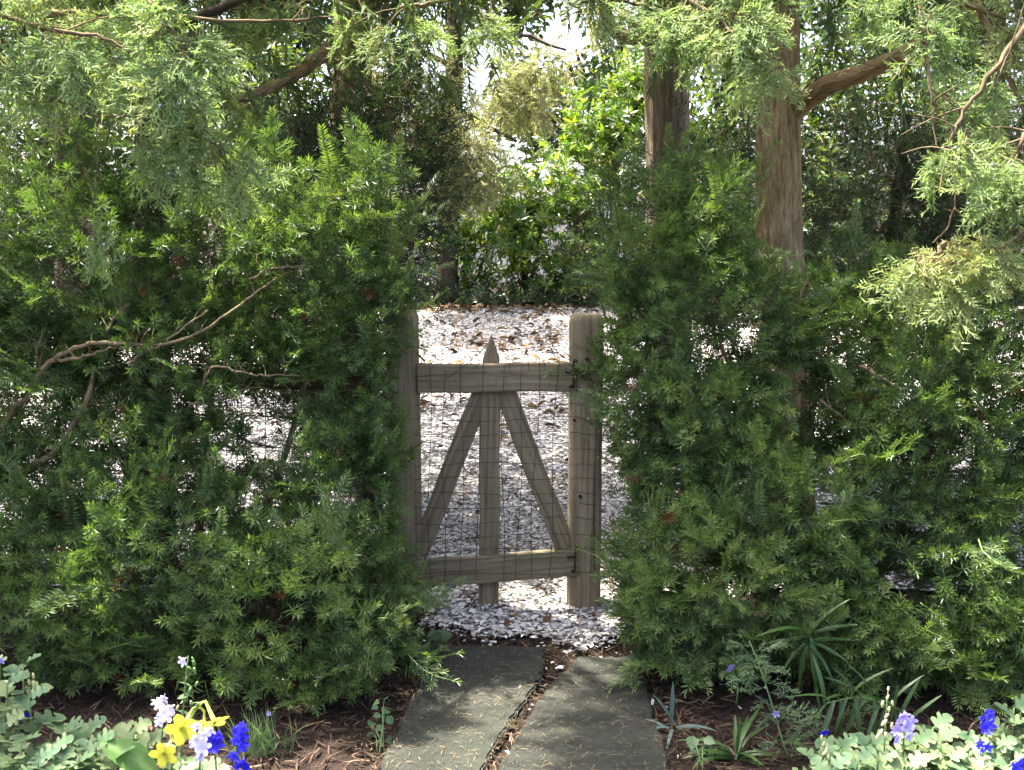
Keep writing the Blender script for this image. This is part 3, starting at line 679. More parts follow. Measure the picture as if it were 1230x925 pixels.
# ------------------------------------------------------------------ sampling foliage through a crown's volume
BEAMS = []                                   # (point, radius): clear openings in the crowns above these spots, towards the sun
def beam_keep(pos, slack=1.0):
    keep = np.ones(len(pos), bool)
    for p, r in BEAMS:
        v = pos - p; t = v @ SUN_V; dist = np.linalg.norm(v - t[:, None] * SUN_V, axis=1)
        keep &= ~((t > 0.35) & (dist < r))
    return keep
def in_view(pos, m=60):
    px, py = PX(pos); return (px > -m) & (px < 1230 + m) & (py > -m) & (py < 925 + m)
def crown_points(ells, n, shell=0.5, voids=(), bump_=0.14, seed=0, pw=1.4, fz=None, back=1.0):
    r = np.random.default_rng(seed); C = np.array([e[0] for e in ells]); Rd = np.array([e[1] for e in ells])
    wgt = (Rd[:, 0] * Rd[:, 1] + Rd[:, 1] * Rd[:, 2] + Rd[:, 0] * Rd[:, 2]) ** 1.0; wgt /= wgt.sum()
    out_p, out_n = [], []; got = 0
    while got < n:
        k = r.choice(len(ells), 4000, p=wgt); d = norm(r.normal(size=(4000, 3)))
        ph = k * 1.7
        lob = np.sin(d[:, 0] * 6.1 + ph) * np.sin(d[:, 2] * 5.3 + ph * 2) + .6 * np.sin(d[:, 1] * 9 + d[:, 2] * 7 + ph)
        rad = (1 + bump_ * lob) * (1 - shell * r.uniform(0, 1, 4000) ** pw)
        p = C[k] + d * Rd[k] * rad[:, None]; nn = norm(d / Rd[k])
        ok = np.ones(4000, bool)
        for c, rr in zip(C, Rd): ok &= np.linalg.norm((p - c) / rr, axis=1) > (1 - shell) * .92
        for c, rr in voids: ok &= np.linalg.norm((p - np.asarray(c)) / np.asarray(rr), axis=1) > 1
        ok &= p[:, 2] > gz(p[:, 0], p[:, 1]) + .05
        if back < 1: ok &= (nn[:, 1] < .25) | (r.uniform(0, 1, 4000) < back)
        out_p.append(p[ok]); out_n.append(nn[ok]); got += ok.sum()
        if len(out_p) > 400: break
    return np.concatenate(out_p)[:n], np.concatenate(out_n)[:n]
def E(px, py, Y, rx, ry, rz): return (P(px, py, Y), np.array([rx, ry, rz]))
def clump_tint(pos, f=2.3, amp=.6, base=.42):
    q = pos * f
    return np.clip(base + amp * .5 * (np.sin(q[:, 0] * 1.9 + q[:, 2] * 1.1) * np.sin(q[:, 1] * 1.3 + q[:, 2] * 2.3 + 1)) + rng.normal(0, .19, len(pos)), 0, 1)

A = np.array
# ------------------------------------------------------------------ the two yews that flank the gate
def yew_shrub(label, root_px, ells, voids, n, ntuft, branches, seed, base, trunks):
    root = empty('yew_shrub', base); tag(root, label, 'shrub', 'yews flanking the gate')
    org = np.array(base)
    pos, nn = crown_points(ells, n, .55, voids, .24, seed, 1.2, back=.45)
    r = np.random.default_rng(seed + 1)
    d = norm(nn * np.array([.9, .9, .5]) + np.array([0, -.50, .10]) + r.normal(0, .42, (len(pos), 3)))
    pos = pos - d * .13
    R = basis(d, np.array([0, 0, 1.0]) + r.normal(0, .35, (len(pos), 3)))
    g = Geo(); scatter(g, YEW, r.integers(0, len(YEW), len(pos)), pos, R, r.uniform(.72, 1.12, len(pos)), np.clip(clump_tint(pos) - .22, 0, 1))
    pa, na = crown_points(ells, 190, .10, voids, .34, seed + 21, 1.0, back=.1)          # looser sprays that arch out of the mass
    da = norm(na * np.array([.9, .8, .5]) + np.array([0, -.35, .25]) + r.normal(0, .3, (len(pa), 3)))
    scatter(g, YEW, r.integers(0, len(YEW), len(pa)), pa - da * .03, basis(da, np.array([0, -.3, 1.0]) + r.normal(0, .3, (len(pa), 3))), r.uniform(.8, 1.2, len(pa)), np.clip(clump_tint(pa) + .1, 0, 1))
    p2, n2 = crown_points(ells, ntuft, .34, voids, .24, seed + 5, 1.3, back=.08)
    d2 = norm(n2 * np.array([.7, .8, .45]) + np.array([0, -.55, .12]) + r.normal(0, .34, (len(p2), 3)))
    R2 = basis(d2, np.array([0, 0, 1.0]) + r.normal(0, .5, (len(p2), 3)))
    scatter(g, TUFT, r.integers(0, len(TUFT), len(p2)), p2, R2, r.uniform(.78, 1.28, len(p2)) * (1 - .15 * r.uniform(0, 1, len(p2))), np.clip(clump_tint(p2) + .10 + np.where(r.uniform(0, 1, len(p2)) < .08, .4, 0), 0, 1))
    pd, nd = crown_points(ells, 80, .35, voids, .24, seed + 13, 1.0, back=.05)
    scatter(g, TUFT, r.integers(0, len(TUFT), len(pd)), pd, basis(norm(nd + r.normal(0, .5, nd.shape) + A([0, -.4, -.3])), A([0, 0, 1.])), r.uniform(.6, 1.0, len(pd)), r.uniform(0, 1, len(pd)), 2)
    p3, n3 = crown_points(ells, 170, .10, voids, .24, seed + 9, 1.0, back=.05)
    d3 = norm(n3 * .5 + np.array([0, -.25, .75]) + r.normal(0, .3, (len(p3), 3)))
    scatter(g, LEADER, r.integers(0, len(LEADER), len(p3)), p3 - d3 * .06, basis(d3, np.array([0, -1., .2]) + r.normal(0, .3, (len(p3), 3))), r.uniform(.7, 1.15, len(p3)), np.clip(clump_tint(p3) + .3, 0, 1))
    o = g.build('foliage', [M['yew'], M['shoot'], M['dead_yew'], M['twig']], root, origin=None); o.location = -org; o['kind'] = 'stuff'
    for pts, r0, r1 in branches:
        g = Geo(); tube(g, [P(q[0], q[1], q[2] - .09) for q in pts], [r0 * .9, (r0 + r1) * .42, r1 * .7], 8, n=len(pts) * 5, wob=.003, ridge=.05)
        W_ = catmull([P(q[0], q[1], q[2] - .09) for q in pts], 30)
        for q in range(2, 28, 4):                     # short side twigs
            e_ = W_[q] + np.array([r.normal(0, .05), r.normal(.01, .04), r.uniform(.03, .10)]); tube(g, [W_[q], (W_[q] + e_) / 2 + r.normal(0, .008, 3), e_], [r1 * .5, .0012], 5, n=6, caps=False)
        b = g.build('branch', M['twig'], root, smooth=True); b.location = -org
    for pts, r0, r1 in trunks:
        g = Geo(); tube(g, pts, [r0 * .6, r1 * .6], 9, n=16, wob=.006, ridge=.08); b = g.build('stem', M['twig'], root, smooth=True); b.location = -org
    # twigs that carry the foliage: short sticks from the inside outwards
    k = np.nonzero(r.uniform(0, 1, len(pos)) < .10)[0]; g = Geo()
    for i in k[:260]:
        a = pos[i]; b_ = a - d[i] * .22 + np.array([0, .12, -.12]); 
        tube(g, [b_, (a + b_) / 2 + r.normal(0, .012, 3), a], [.006, .003], 5, n=5, caps=False)
    t = g.build('twig', M['twig'], root); t.location = -org; t['kind'] = 'stuff'
    return root
LE = [E(95, 320, 5.25, .62, .45, .46), E(378, 330, 5.2, .36, .36, .44), E(436, 285, 5.4, .17, .25, .36), E(240, 310, 5.3, .45, .32, .40), E(30, 480, 5.15, .38, .4, .36),
      E(415, 640, 5.0, .24, .36, .55), E(190, 690, 4.75, .66, .42, .42), E(340, 745, 4.55, .46, .38, .36), E(45, 725, 4.7, .52, .42, .40), E(436, 455, 5.15, .135, .26, .62),
      E(190, 430, 5.1, .55, .34, .24), E(330, 635, 4.9, .46, .30, .22), E(-80, 560, 5.3, .5, .45, .9), E(150, 560, 4.95, .32, .28, .30), E(368, 815, 4.42, .25, .22, .20), E(388, 850, 4.28, .2, .15, .12),
      E(160, 800, 4.50, .36, .22, .16), E(455, 700, 5.0, .13, .2, .3), E(415, 545, 5.1, .14, .22, .25), E(280, 420, 5.2, .3, .25, .22), E(40, 420, 5.2, .42, .28, .2), E(30, 350, 5.3, .4, .3, .2), E(260, 540, 5.0, .16, .2, .16), E(225, 490, 5.0, .14, .2, .10), E(362, 278, 4.95, .10, .12, .10), E(412, 248, 5.0, .10, .12, .10), E(456, 212, 5.05, .085, .1, .09), E(20, 600, 5.0, .3, .2, .25)]
LV = [(P(325, 468, 5.2), (.22, .9, .07)), (P(355, 500, 5.2), (.17, .9, .05)), (P(375, 540, 5.2), (.06, .9, .09)), (P(45, 592, 5.2), (.14, .9, .05)), (P(30, 570, 5.2), (.08, .9, .05)), (P(262, 480, 5.2), (.10, .6, .06)),
      (P(160, 475, 4.75), (.3, .22, .07)), (P(330, 728, 4.35), (.14, .25, .035)), (P(230, 770, 4.35), (.26, .25, .05)), (P(60, 415, 4.75), (.3, .16, .04)), (P(330, 365, 4.85), (.2, .12, .04)), (P(120, 660, 4.4), (.14, .2, .035)), (P(90, 840, 4.4), (.12, .2, .06)), (P(240, 640, 4.5), (.14, .2, .045)), (P(420, 700, 4.6), (.1, .2, .05)), (P(40, 660, 4.4), (.14, .2, .045)), (P(290, 720, 4.2), (.12, .2, .04)), (P(420, 400, 4.9), (.1, .2, .06)), (P(250, 350, 4.9), (.16, .2, .06)), (P(120, 350, 4.85), (.14, .2, .05)), (P(440, 580, 4.8), (.08, .2, .06))]
LB = [([(-30, 600, 5.0), (0, 580, 4.97), (45, 558, 4.92), (80, 525, 4.88), (104, 478, 4.86), (112, 450, 4.95)], .022, .012),
      ([(-20, 530, 4.95), (5, 510, 4.9), (18, 488, 4.86), (32, 478, 4.84), (46, 452, 4.83), (62, 434, 4.82), (108, 413, 4.82), (150, 414, 4.84), (190, 414, 4.84), (235, 402, 4.82), (275, 376, 4.84), (315, 345, 4.9), (352, 326, 4.95)], .017, .005),
      ([(62, 434, 4.82), (90, 430, 4.80), (115, 424, 4.82), (150, 412, 4.86)], .009, .006), ([(155, 437, 4.84), (172, 424, 4.83), (195, 413, 4.84), (250, 372, 4.9)], .009, .004),
      ([(46, 438, 4.85), (44, 420, 4.84), (45, 412, 4.86)], .006, .004), ([(128, 398, 4.86), (140, 378, 4.85), (156, 364, 4.9)], .008, .004),
      ([(241, 468, 4.85), (257, 441, 4.84), (290, 447, 4.84), (318, 451, 4.85), (360, 452, 4.9)], .007, .004),
      ([(228, 485, 4.9), (270, 480, 4.95), (300, 466, 5.0), (340, 470, 5.1)], .007, .004), ([(85, 512, 4.9), (110, 508, 4.88), (130, 498, 4.88), (150, 480, 4.95)], .007, .004),
      ([(300, 335, 4.95), (330, 322, 4.9), (365, 318, 4.95), (385, 300, 5.0)], .006, .003), ([(270, 582, 5.0), (320, 572, 4.95), (348, 560, 5.0)], .007, .004)]
org = P(250, 790, 5.2); base = (float(org[0]), 5.2, 0.0)
LT = [([np.array([-1.5, 5.3, 0]), np.array([-1.7, 5.25, .6]), np.array([-2.0, 5.2, 1.2])], .045, .02), ([np.array([-1.35, 5.3, 0]), np.array([-1.1, 5.25, .6]), np.array([-.9, 5.3, 1.3])], .04, .015),
      ([np.array([-1.5, 5.3, 0]), np.array([-1.45, 5.4, .8]), np.array([-1.3, 5.35, 1.6])], .04, .015)]
# light reaches through the canopy where the photograph shows sun on the leaves
for q, r in (((400, 250, 5.0), .34), ((350, 290, 4.95), .28), ((455, 212, 5.05), .36), ((1130, 345, 4.5), .42), ((1200, 300, 4.5), .42), ((1160, 180, 4.6), .55), ((1080, 110, 4.7), .5),
             ((200, 110, 4.6), .8), ((255, 190, 4.6), .5), ((50, 70, 4.65), .75), ((880, 40, 5.0), .55), ((440, 5, 6.2), .5), ((600, 5, 6.2), .5), ((770, 5, 7.0), .4), ((520, 5, 6.2), .5), ((1085, 895, 3.2), .26), ((1180, 905, 3.15), .24), ((1010, 915, 3.2), .14),
             ((225, 880, 3.15), .24), ((30, 900, 3.15), .13), ((130, 912, 3.12), .13), ((905, 220, 6.1), .14), ((780, 150, 7.9), .25), ((422, 85, 7.3), .25), ((500, 60, 15), .5), ((640, 100, 15), .9), ((560, 160, 15), .6), ((20, 250, 5.0), .25)):
    BEAMS.append((P(*q), r))
yew_shrub('large yew to the left of the gate with bare tan branches showing', None, LE, LV, 430, 5300, LB, 11, base, LT)
RE = [E(770, 470, 5.3, .15, .25, .5), E(850, 400, 5.25, .43, .36, .56), E(818, 610, 5.05, .25, .36, .50), E(950, 600, 4.95, .52, .40, .48), E(1120, 560, 5.0, .52, .38, .52), E(880, 705, 4.65, .46, .38, .34),
      E(1100, 720, 4.65, .58, .40, .40), E(1050, 430, 5.35, .46, .32, .46), E(1215, 450, 5.3, .45, .36, .55), E(788, 300, 5.4, .21, .26, .40), E(1240, 660, 4.8, .4, .4, .5), E(810, 735, 4.65, .20, .26, .22),
      E(920, 480, 5.4, .32, .25, .32), E(860, 270, 5.6, .26, .24, .26), E(842, 500, 5.0, .32, .25, .3), E(1030, 760, 4.5, .3, .25, .22), E(1180, 760, 4.5, .3, .25, .22)]
RV = [(P(1068, 690, 4.55), (.12, .32, .09)), (P(990, 520, 5.0), (.11, .30, .07)), (P(952, 485, 5.2), (.10, 1.0, .19)), (P(900, 762, 4.35), (.16, .2, .04)), (P(1130, 480, 4.85), (.16, .2, .05)),
      (P(860, 525, 4.75), (.12, .18, .05)), (P(735, 560, 4.9), (.05, .4, .06)), (P(1000, 700, 4.35), (.12, .18, .05)), (P(935, 250, 5.3), (.15, .6, .32)), (P(1170, 640, 4.5), (.1, .2, .05)), (P(1085, 640, 4.6), (.12, .25, .06)), (P(800, 540, 4.8), (.1, .2, .06)), (P(905, 640, 4.5), (.12, .2, .05)), (P(1200, 540, 4.8), (.1, .25, .06)), (P(840, 690, 4.4), (.1, .16, .04)), (P(1020, 600, 4.6), (.12, .2, .045)), (P(870, 430, 4.95), (.12, .2, .06)), (P(790, 420, 5.0), (.08, .2, .06))]
RB = [([(1035, 440, 5.0), (1060, 455, 4.95), (1080, 470, 4.95), (1100, 500, 5.0), (1120, 540, 5.05)], .009, .006), ([(985, 480, 5.0), (1010, 500, 4.97), (1040, 520, 5.0), (1060, 550, 5.05)], .008, .005),
      ([(850, 545, 4.95), (870, 530, 4.93), (900, 528, 4.95)], .006, .003), ([(1140, 430, 5.0), (1130, 460, 4.97), (1145, 500, 5.0)], .006, .004), ([(830, 752, 4.6), (860, 748, 4.58), (885, 742, 4.6)], .009, .006),
      ([(970, 330, 5.2), (960, 380, 5.15), (985, 430, 5.2)], .006, .004)]
RT = [([np.array([1.5, 5.3, 0]), np.array([1.3, 5.2, .5]), np.array([.95, 5.3, 1.3])], .045, .015), ([np.array([1.6, 5.3, 0]), np.array([1.8, 5.2, .5]), np.array([2.0, 5.2, 1.2])], .045, .015),
      ([np.array([1.55, 5.3, 0]), np.array([1.6, 5.35, .7]), np.array([1.55, 5.4, 1.4])], .04, .015)]
yew_shrub('dense yew to the right of the gate in front of the cedar trunk', None, RE, RV, 420, 5300, RB, 23, (1.55, 5.2, 0.0), RT)

# a dead brown spray caught low in the yew
r = np.random.default_rng(5); g = Geo()
dp = np.array([P(115, 800, 4.45), P(140, 812, 4.44), P(165, 830, 4.45)]); dd = norm(np.array([[1, -.3, -.35], [1, -.2, -.6], [.5, -.3, -1]]))
scatter(g, TUFT, np.array([0, 1, 2]), dp, basis(dd, np.array([0, 0, 1.])), np.array([1.2, 1.1, 1.0]), np.array([.5, .8, .3]))
tag(g.build('dead_spray', [M['dead_yew'], M['twig']]), 'dead reddish brown yew spray hanging low above the mulch', 'twig')

# ------------------------------------------------------------------ cedar trees
CREST = [(P(400, 250, 4.95), .42), (P(350, 285, 4.9), .36), (P(455, 212, 5.0), .40), (P(1150, 330, 4.45), .13), (P(1205, 300, 4.45), .12)]
def bough(g, gb, pts, n, spread, seed, droop=.6, size=(.8, 1.25), tint=.4, protos=CEDAR, berries=0, gberry=None, off=0):
    """sprays along a hanging branch; pts are (px, py, Y)"""
    r = np.random.default_rng(seed); W = catmull([P(*q) for q in pts], 60)
    nc = max(1, n // 6); t = r.uniform(0, 1, nc); i = (t * 59).astype(int); cpos = W[i] + r.normal(0, 1, (nc, 3)) * np.array([spread, spread * .7, spread * .75])
    cd = norm(r.normal(0, .45, (nc, 3)) + np.array([0, -.30, -droop]) + norm(cpos - W[i]) * .6 + norm(W[np.minimum(i + 3, 59)] - W[np.maximum(i - 3, 0)]) * .4)
    cu = norm(np.array([0, -.9, .75]) + r.normal(0, .45, (nc, 3))); cx = norm(np.cross(cd, cu))
    n = nc * 7; fan = np.tile(np.array([-1.05, -.7, -.35, 0, .35, .7, 1.05]), nc) + r.normal(0, .1, n)      # each clump opens as a flat fan
    c7 = np.repeat(np.arange(nc), 7); d = norm(cd[c7] * np.cos(fan)[:, None] + cx[c7] * np.sin(fan)[:, None] + r.normal(0, .12, (n, 3)))
    pos = cpos[c7] + d * (.02 + .02 * r.uniform(0, 1, (n, 1))) + cd[c7] * r.uniform(-.04, .06, (n, 1))
    R = basis(d, cu[c7] + r.normal(0, .22, (n, 3)))
    if gb is not None:
        for k in range(nc): tube(gb, [W[max(0, i[k] - 4)], (W[i[k]] + cpos[k]) / 2 + A([0, 0, .01]), cpos[k] + cd[k] * .05], [.004, .0016], 4, n=6, caps=False)
    ok = np.ones(n, bool)
    for c, rad in CREST:
        v = pos - c; tt = v @ SUN_V; ok &= ~((tt > .3) & (np.linalg.norm(v - tt[:, None] * SUN_V, axis=1) < rad))
    pos_, d_, R_ = pos[ok], d[ok], R[ok]; m = len(pos_)
    scatter(g, protos, r.integers(0, len(protos), m), pos_ - d_ * .08, R_, r.uniform(*size, m), np.clip(r.normal(tint, .2, m), 0, 1))
    if gb is not None: tube(gb, [P(*q) for q in pts], [.012, .004], 6, n=24, wob=.004, ridge=.05)
    for _ in range(berries if m else 0):
        q_ = r.integers(m); c = pos_[q_] + d_[q_] * r.uniform(.02, .12) + r.normal(0, .006, 3); ico(gberry, c, r.uniform(.004, .0075))
_t = (1 + 5 ** .5) / 2
ICO_V = norm(np.array([[-1, _t, 0], [1, _t, 0], [-1, -_t, 0], [1, -_t, 0], [0, -1, _t], [0, 1, _t], [0, -1, -_t], [0, 1, -_t], [_t, 0, -1], [_t, 0, 1], [-_t, 0, -1], [-_t, 0, 1]]))
ICO_F = np.array([[0, 11, 5], [0, 5, 1], [0, 1, 7], [0, 7, 10], [0, 10, 11], [1, 5, 9], [5, 11, 4], [11, 10, 2], [10, 7, 6], [7, 1, 8], [3, 9, 4], [3, 4, 2], [3, 2, 6], [3, 6, 8], [3, 8, 9], [4, 9, 5], [2, 4, 11], [6, 2, 10], [8, 6, 7], [9, 8, 1]])
def ico(g, c, r): g.add(ICO_V * r + c, ICO_F)
def canopy(g, ells, n, seed, protos=CEDAR_LO, size=(.9, 1.5), shell=.75, slack=1.0, off=0, tint=.5):
    pos, nn = crown_points(ells, n, shell, (), .2, seed, 1.0); r = np.random.default_rng(seed + 3)
    k = beam_keep(pos, slack); pos, nn = pos[k], nn[k]
    d = norm(nn + r.normal(0, .6, (len(pos), 3)) + np.array([0, 0, -.35])); R = basis(d, np.array([0, 0, 1.]) + r.normal(0, .6, (len(pos), 3)))
    scatter(g, protos, r.integers(0, len(protos), len(pos)), pos, R, r.uniform(*size, len(pos)), np.clip(r.normal(tint, .25, len(pos)), 0, 1), off)
def cedar_tree(name, label, cat, base, trunk_pts, trunk_r, limbs, boughs, crown, ncan, seed, leafm, barkm, seg=96, ridge=.06, canm='cedar_top', cps=CEDAR_LO, twigs=()):
    root = empty(name, base); org = np.array(base); tag(root, label, cat)
    def put(g, nm, mats, smooth=False, kind=None):
        if g.n == 0: return
        o = g.build(nm, mats, root, smooth); o.location = -org
        if kind: o['kind'] = kind
    g = Geo(); tube(g, trunk_pts, trunk_r, seg, n=90, ridge=ridge); put(g, 'trunk', M[barkm], True)
    for pts, r0, r1 in limbs:
        g = Geo(); tube(g, [P(*q) if len(q) == 3 and not isinstance(q, np.ndarray) else q for q in pts], [r0, (r0 + r1) / 2, r1], 14, n=len(pts) * 6, ridge=.06, wob=.003); put(g, 'limb', M[barkm], True)
    for pts, r0, r1 in twigs:
        g = Geo(); tube(g, [P(*q) for q in pts], [r0 * .7, r1 * .6], 6, n=len(pts) * 5, wob=.0015); put(g, 'twig', M['twig'], True)
    gc, gb, gr = Geo(), Geo(), Geo()
    for k, (pts, n, sp, dr, tn, be) in enumerate(boughs): bough(gc, gb, pts, n, sp, seed * 31 + k, dr, tint=tn, berries=be, gberry=gr)
    put(gc, 'foliage', [M[leafm], M['twig']], kind='stuff'); put(gb, 'bough', M['twig'], True, 'stuff'); put(gr, 'berry', M['berry'], True, 'stuff')
    g = Geo()
    if crown: canopy(g, crown, ncan, seed * 7, cps)
    put(g, 'crown', [M[canm], M['twig']], kind='stuff')
    return root
A = np.array
# left cedar: its trunk stands behind the yew, its boughs hang in front of it
p0, p1, p2, p3 = P(188, 700, 6.0), P(184, 450, 6.0), P(180, 60, 6.0), P(172, -60, 6.0); p0[2] = .0
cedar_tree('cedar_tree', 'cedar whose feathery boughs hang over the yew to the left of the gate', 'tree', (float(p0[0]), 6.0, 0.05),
    [p0, p1, p2, p3, p3 + A([-.1, .1, 1.4]), p3 + A([-.1, 0, 2.8])], [.10, .085, .072, .068, .05, .01],
    [([(180, 78, 6.0), (140, 72, 5.7), (100, 78, 5.4), (60, 95, 5.0), (20, 110, 4.8)], .04, .02), ([(178, 40, 6.0), (250, 15, 5.6), (330, -20, 5.3), (380, -50, 5.2)], .03, .008)],
    [([(-60, -10, 4.7), (40, 30, 4.65), (120, 45, 4.6), (170, 70, 4.6)], 70, .13, .7, .38, 14), ([(180, 0, 4.7), (225, 70, 4.6), (245, 140, 4.6), (260, 205, 4.6)], 75, .105, .8, .42, 14),
     ([(160, 110, 4.65), (200, 150, 4.6), (230, 200, 4.65)], 26, .08, .9, .45, 5), ([(-40, 60, 4.7), (20, 90, 4.65), (60, 120, 4.65)], 30, .10, .8, .42, 6),
     ([(100, 262, 4.6), (110, 280, 4.58)], 7, .03, 1.5, .35, 2), ([(60, 15, 5.3), (180, 20, 5.3), (320, 25, 5.3), (400, 20, 5.4)], 60, .14, .7, .5, 4),
     ([(-40, -60, 4.9), (150, -60, 4.9), (330, -50, 5.2)], 90, .16, .6, .4, 0)],
    [(A([-2.0, 6.1, 4.1]), A([1.75, 1.5, 1.75])), (A([-3.4, 5.4, 3.6]), A([1.2, 1.2, 1.2])), (A([-2.75, 4.5, 4.3]), A([1.3, .9, .8])), (A([-2.55, 4.2, 4.9]), A([1.1, .8, .6]))], 4600, 3, 'cedar', 'bark_dark',  # last two crown lobes added out of view to shade the left bed
    twigs=[([(0, 80, 4.7), (50, 112, 4.6), (75, 122, 4.58), (110, 138, 4.55), (160, 140, 4.58)], .008, .006), ([(115, 138, 4.55), (117, 180, 4.55), (114, 230, 4.56), (110, 262, 4.58)], .004, .003),
           ([(100, 142, 4.56), (92, 175, 4.56), (88, 220, 4.57)], .003, .0015), ([(60, 122, 4.6), (100, 95, 4.6), (150, 65, 4.62)], .004, .002), ([(40, 30, 4.65), (90, 40, 4.62), (170, 52, 4.6), (210, 15, 4.6)], .005, .003),
           ([(130, 140, 4.56), (122, 165, 4.57), (128, 185, 4.58)], .003, .0015), ([(30, 155, 4.6), (40, 180, 4.6), (50, 178, 4.6)], .003, .0015), ([(95, 78, 4.6), (115, 110, 4.58), (118, 140, 4.56)], .0035, .002)])
# second cedar, a little farther back
p0, p1, p2, p3 = P(412, 650, 7.4), P(415, 400, 7.4), P(424, 70, 7.4), P(428, -60, 7.4); p0[2] = .1
cedar_tree('cedar_tree', 'shaded cedar with pale scar on its trunk behind the sunlit yew crest', 'tree', (float(p0[0]), 7.4, .16),
    [p0, p1, p2, p3, p3 + A([-.1, -.2, 1.6]), p3 + A([-.1, -.4, 3.2])], [.13, .125, .115, .105, .07, .02],
    [([(426, 30, 7.4), (400, 55, 7.0), (365, 82, 6.7), (325, 105, 6.4), (270, 125, 6.2), (215, 140, 6.1)], .055, .008), ([(430, -20, 7.4), (480, -40, 7.2), (560, -60, 7.0)], .04, .02)],
    [([(330, 110, 6.3), (280, 125, 6.2), (230, 150, 6.1)], 34, .13, .7, .5, 0), ([(300, 25, 6.2), (340, 15, 6.2), (370, 0, 6.2)], 28, .10, .7, .5, 0), ([(480, 10, 6.2), (540, 0, 6.2), (600, -10, 6.2)], 40, .13, .7, .5, 0), ([(470, -20, 6.8), (500, 30, 6.8), (500, 80, 6.8)], 26, .14, .9, .5, 0)],
    [(A([-1.0, 7.5, 4.7]), A([1.7, 1.5, 1.8])), (A([-.2, 6.6, 4.2]), A([1.2, 1.2, 1.0])), (A([-1.1, 5.2, 5.0]), A([1.3, 1.0, .9])), (A([-1.5, 5.2, 4.3]), A([1.0, .7, .6]))], 5200, 4, 'cedar', 'bark')  # two front lobes added overhead, unseen, to shade the path
# right cedar with the thick trunk
p0, p1, p2, p3 = P(950, 640, 6.2), P(945, 420, 6.2), P(935, 160, 6.2), P(940, -60, 6.2); p0[2] = .02
cedar_tree('cedar_tree', 'cedar with thick furrowed trunk rising behind the yew to the right of the gate', 'tree', (float(p0[0]), 6.2, .06),
    [p0 , p0 * .55 + p1 * .45, p1, P(936, 300, 6.2), p2, P(936, 110, 6.2), p3, p3 + A([0, .1, 2.4])], [.135, .13, .125, .120, .113, .105, .085, .02],
    [([(940, 150, 6.24), (965, 122, 6.1), (1000, 100, 5.9), (1045, 84, 5.7), (1090, 60, 5.5), (1140, 30, 5.2)], .066, .025), ([(1165, -20, 5.0), (1185, 30, 4.95), (1205, 80, 4.9), (1235, 140, 4.9)], .016, .010)],
    [([(800, -20, 5.3), (860, 20, 5.1), (885, 45, 5.0), (905, 65, 5.0)], 56, .10, .7, .5, 6), ([(930, -30, 5.2), (940, 5, 5.1), (940, 35, 5.1)], 20, .07, .8, .5, 4), ([(1105, -10, 4.9), (1112, 50, 4.75), (1118, 110, 4.65), (1122, 150, 4.6)], 52, .06, .9, .35, 6),
     ([(1240, 20, 4.7), (1190, 90, 4.6), (1150, 150, 4.55), (1140, 190, 4.55)], 60, .10, .9, .4, 10), ([(1250, 130, 4.55), (1215, 190, 4.5), (1200, 220, 4.5)], 34, .075, .9, .45, 6),
     ([(1235, 275, 4.5), (1200, 300, 4.48), (1165, 325, 4.46), (1135, 350, 4.45)], 30, .055, .9, .85, 0), ([(1135, 292, 4.5), (1118, 320, 4.48), (1112, 350, 4.46)], 16, .045, 1.1, .8, 0), ([(1150, 0, 5.0), (1200, 20, 4.9), (1250, 30, 4.9)], 30, .10, .8, .7, 0),
     ([(700, -60, 5.2), (950, -60, 5.1), (1260, -60, 4.9)], 90, .16, .6, .4, 0), ([(1235, 365, 4.5), (1228, 380, 4.5)], 5, .03, 1, .9, 0)],
    [(A([1.6, 6.3, 4.3]), A([1.8, 1.5, 1.7])), (A([.2, 5.9, 4.4]), A([1.3, 1.2, 1.2])), (A([2.8, 5.6, 3.9]), A([1.3, 1.2, 1.3])), (A([.7, 5.0, 4.3]), A([1.2, .8, .8]))], 3300, 5, 'cedar', 'bark',
    twigs=[([(1145, 190, 4.55), (1148, 230, 4.52), (1140, 270, 4.5), (1120, 292, 4.48)], .006, .004), ([(1146, 250, 4.5), (1165, 265, 4.5), (1200, 262, 4.5), (1225, 258, 4.5)], .004, .003), ([(1212, 225, 4.5), (1216, 255, 4.5), (1225, 285, 4.48)], .006, .004),
           ([(1190, 110, 4.6), (1205, 80, 4.6), (1220, 40, 4.6), (1232, 0, 4.6)], .006, .004), ([(955, 125, 6.0), (975, 95, 5.9), (1000, 65, 5.8)], .008, .005), ([(1020, 60, 5.6), (1035, 75, 5.5), (1060, 80, 5.4)], .007, .004),
           ([(1145, 255, 4.5), (1135, 250, 4.5)], .003, .002)])
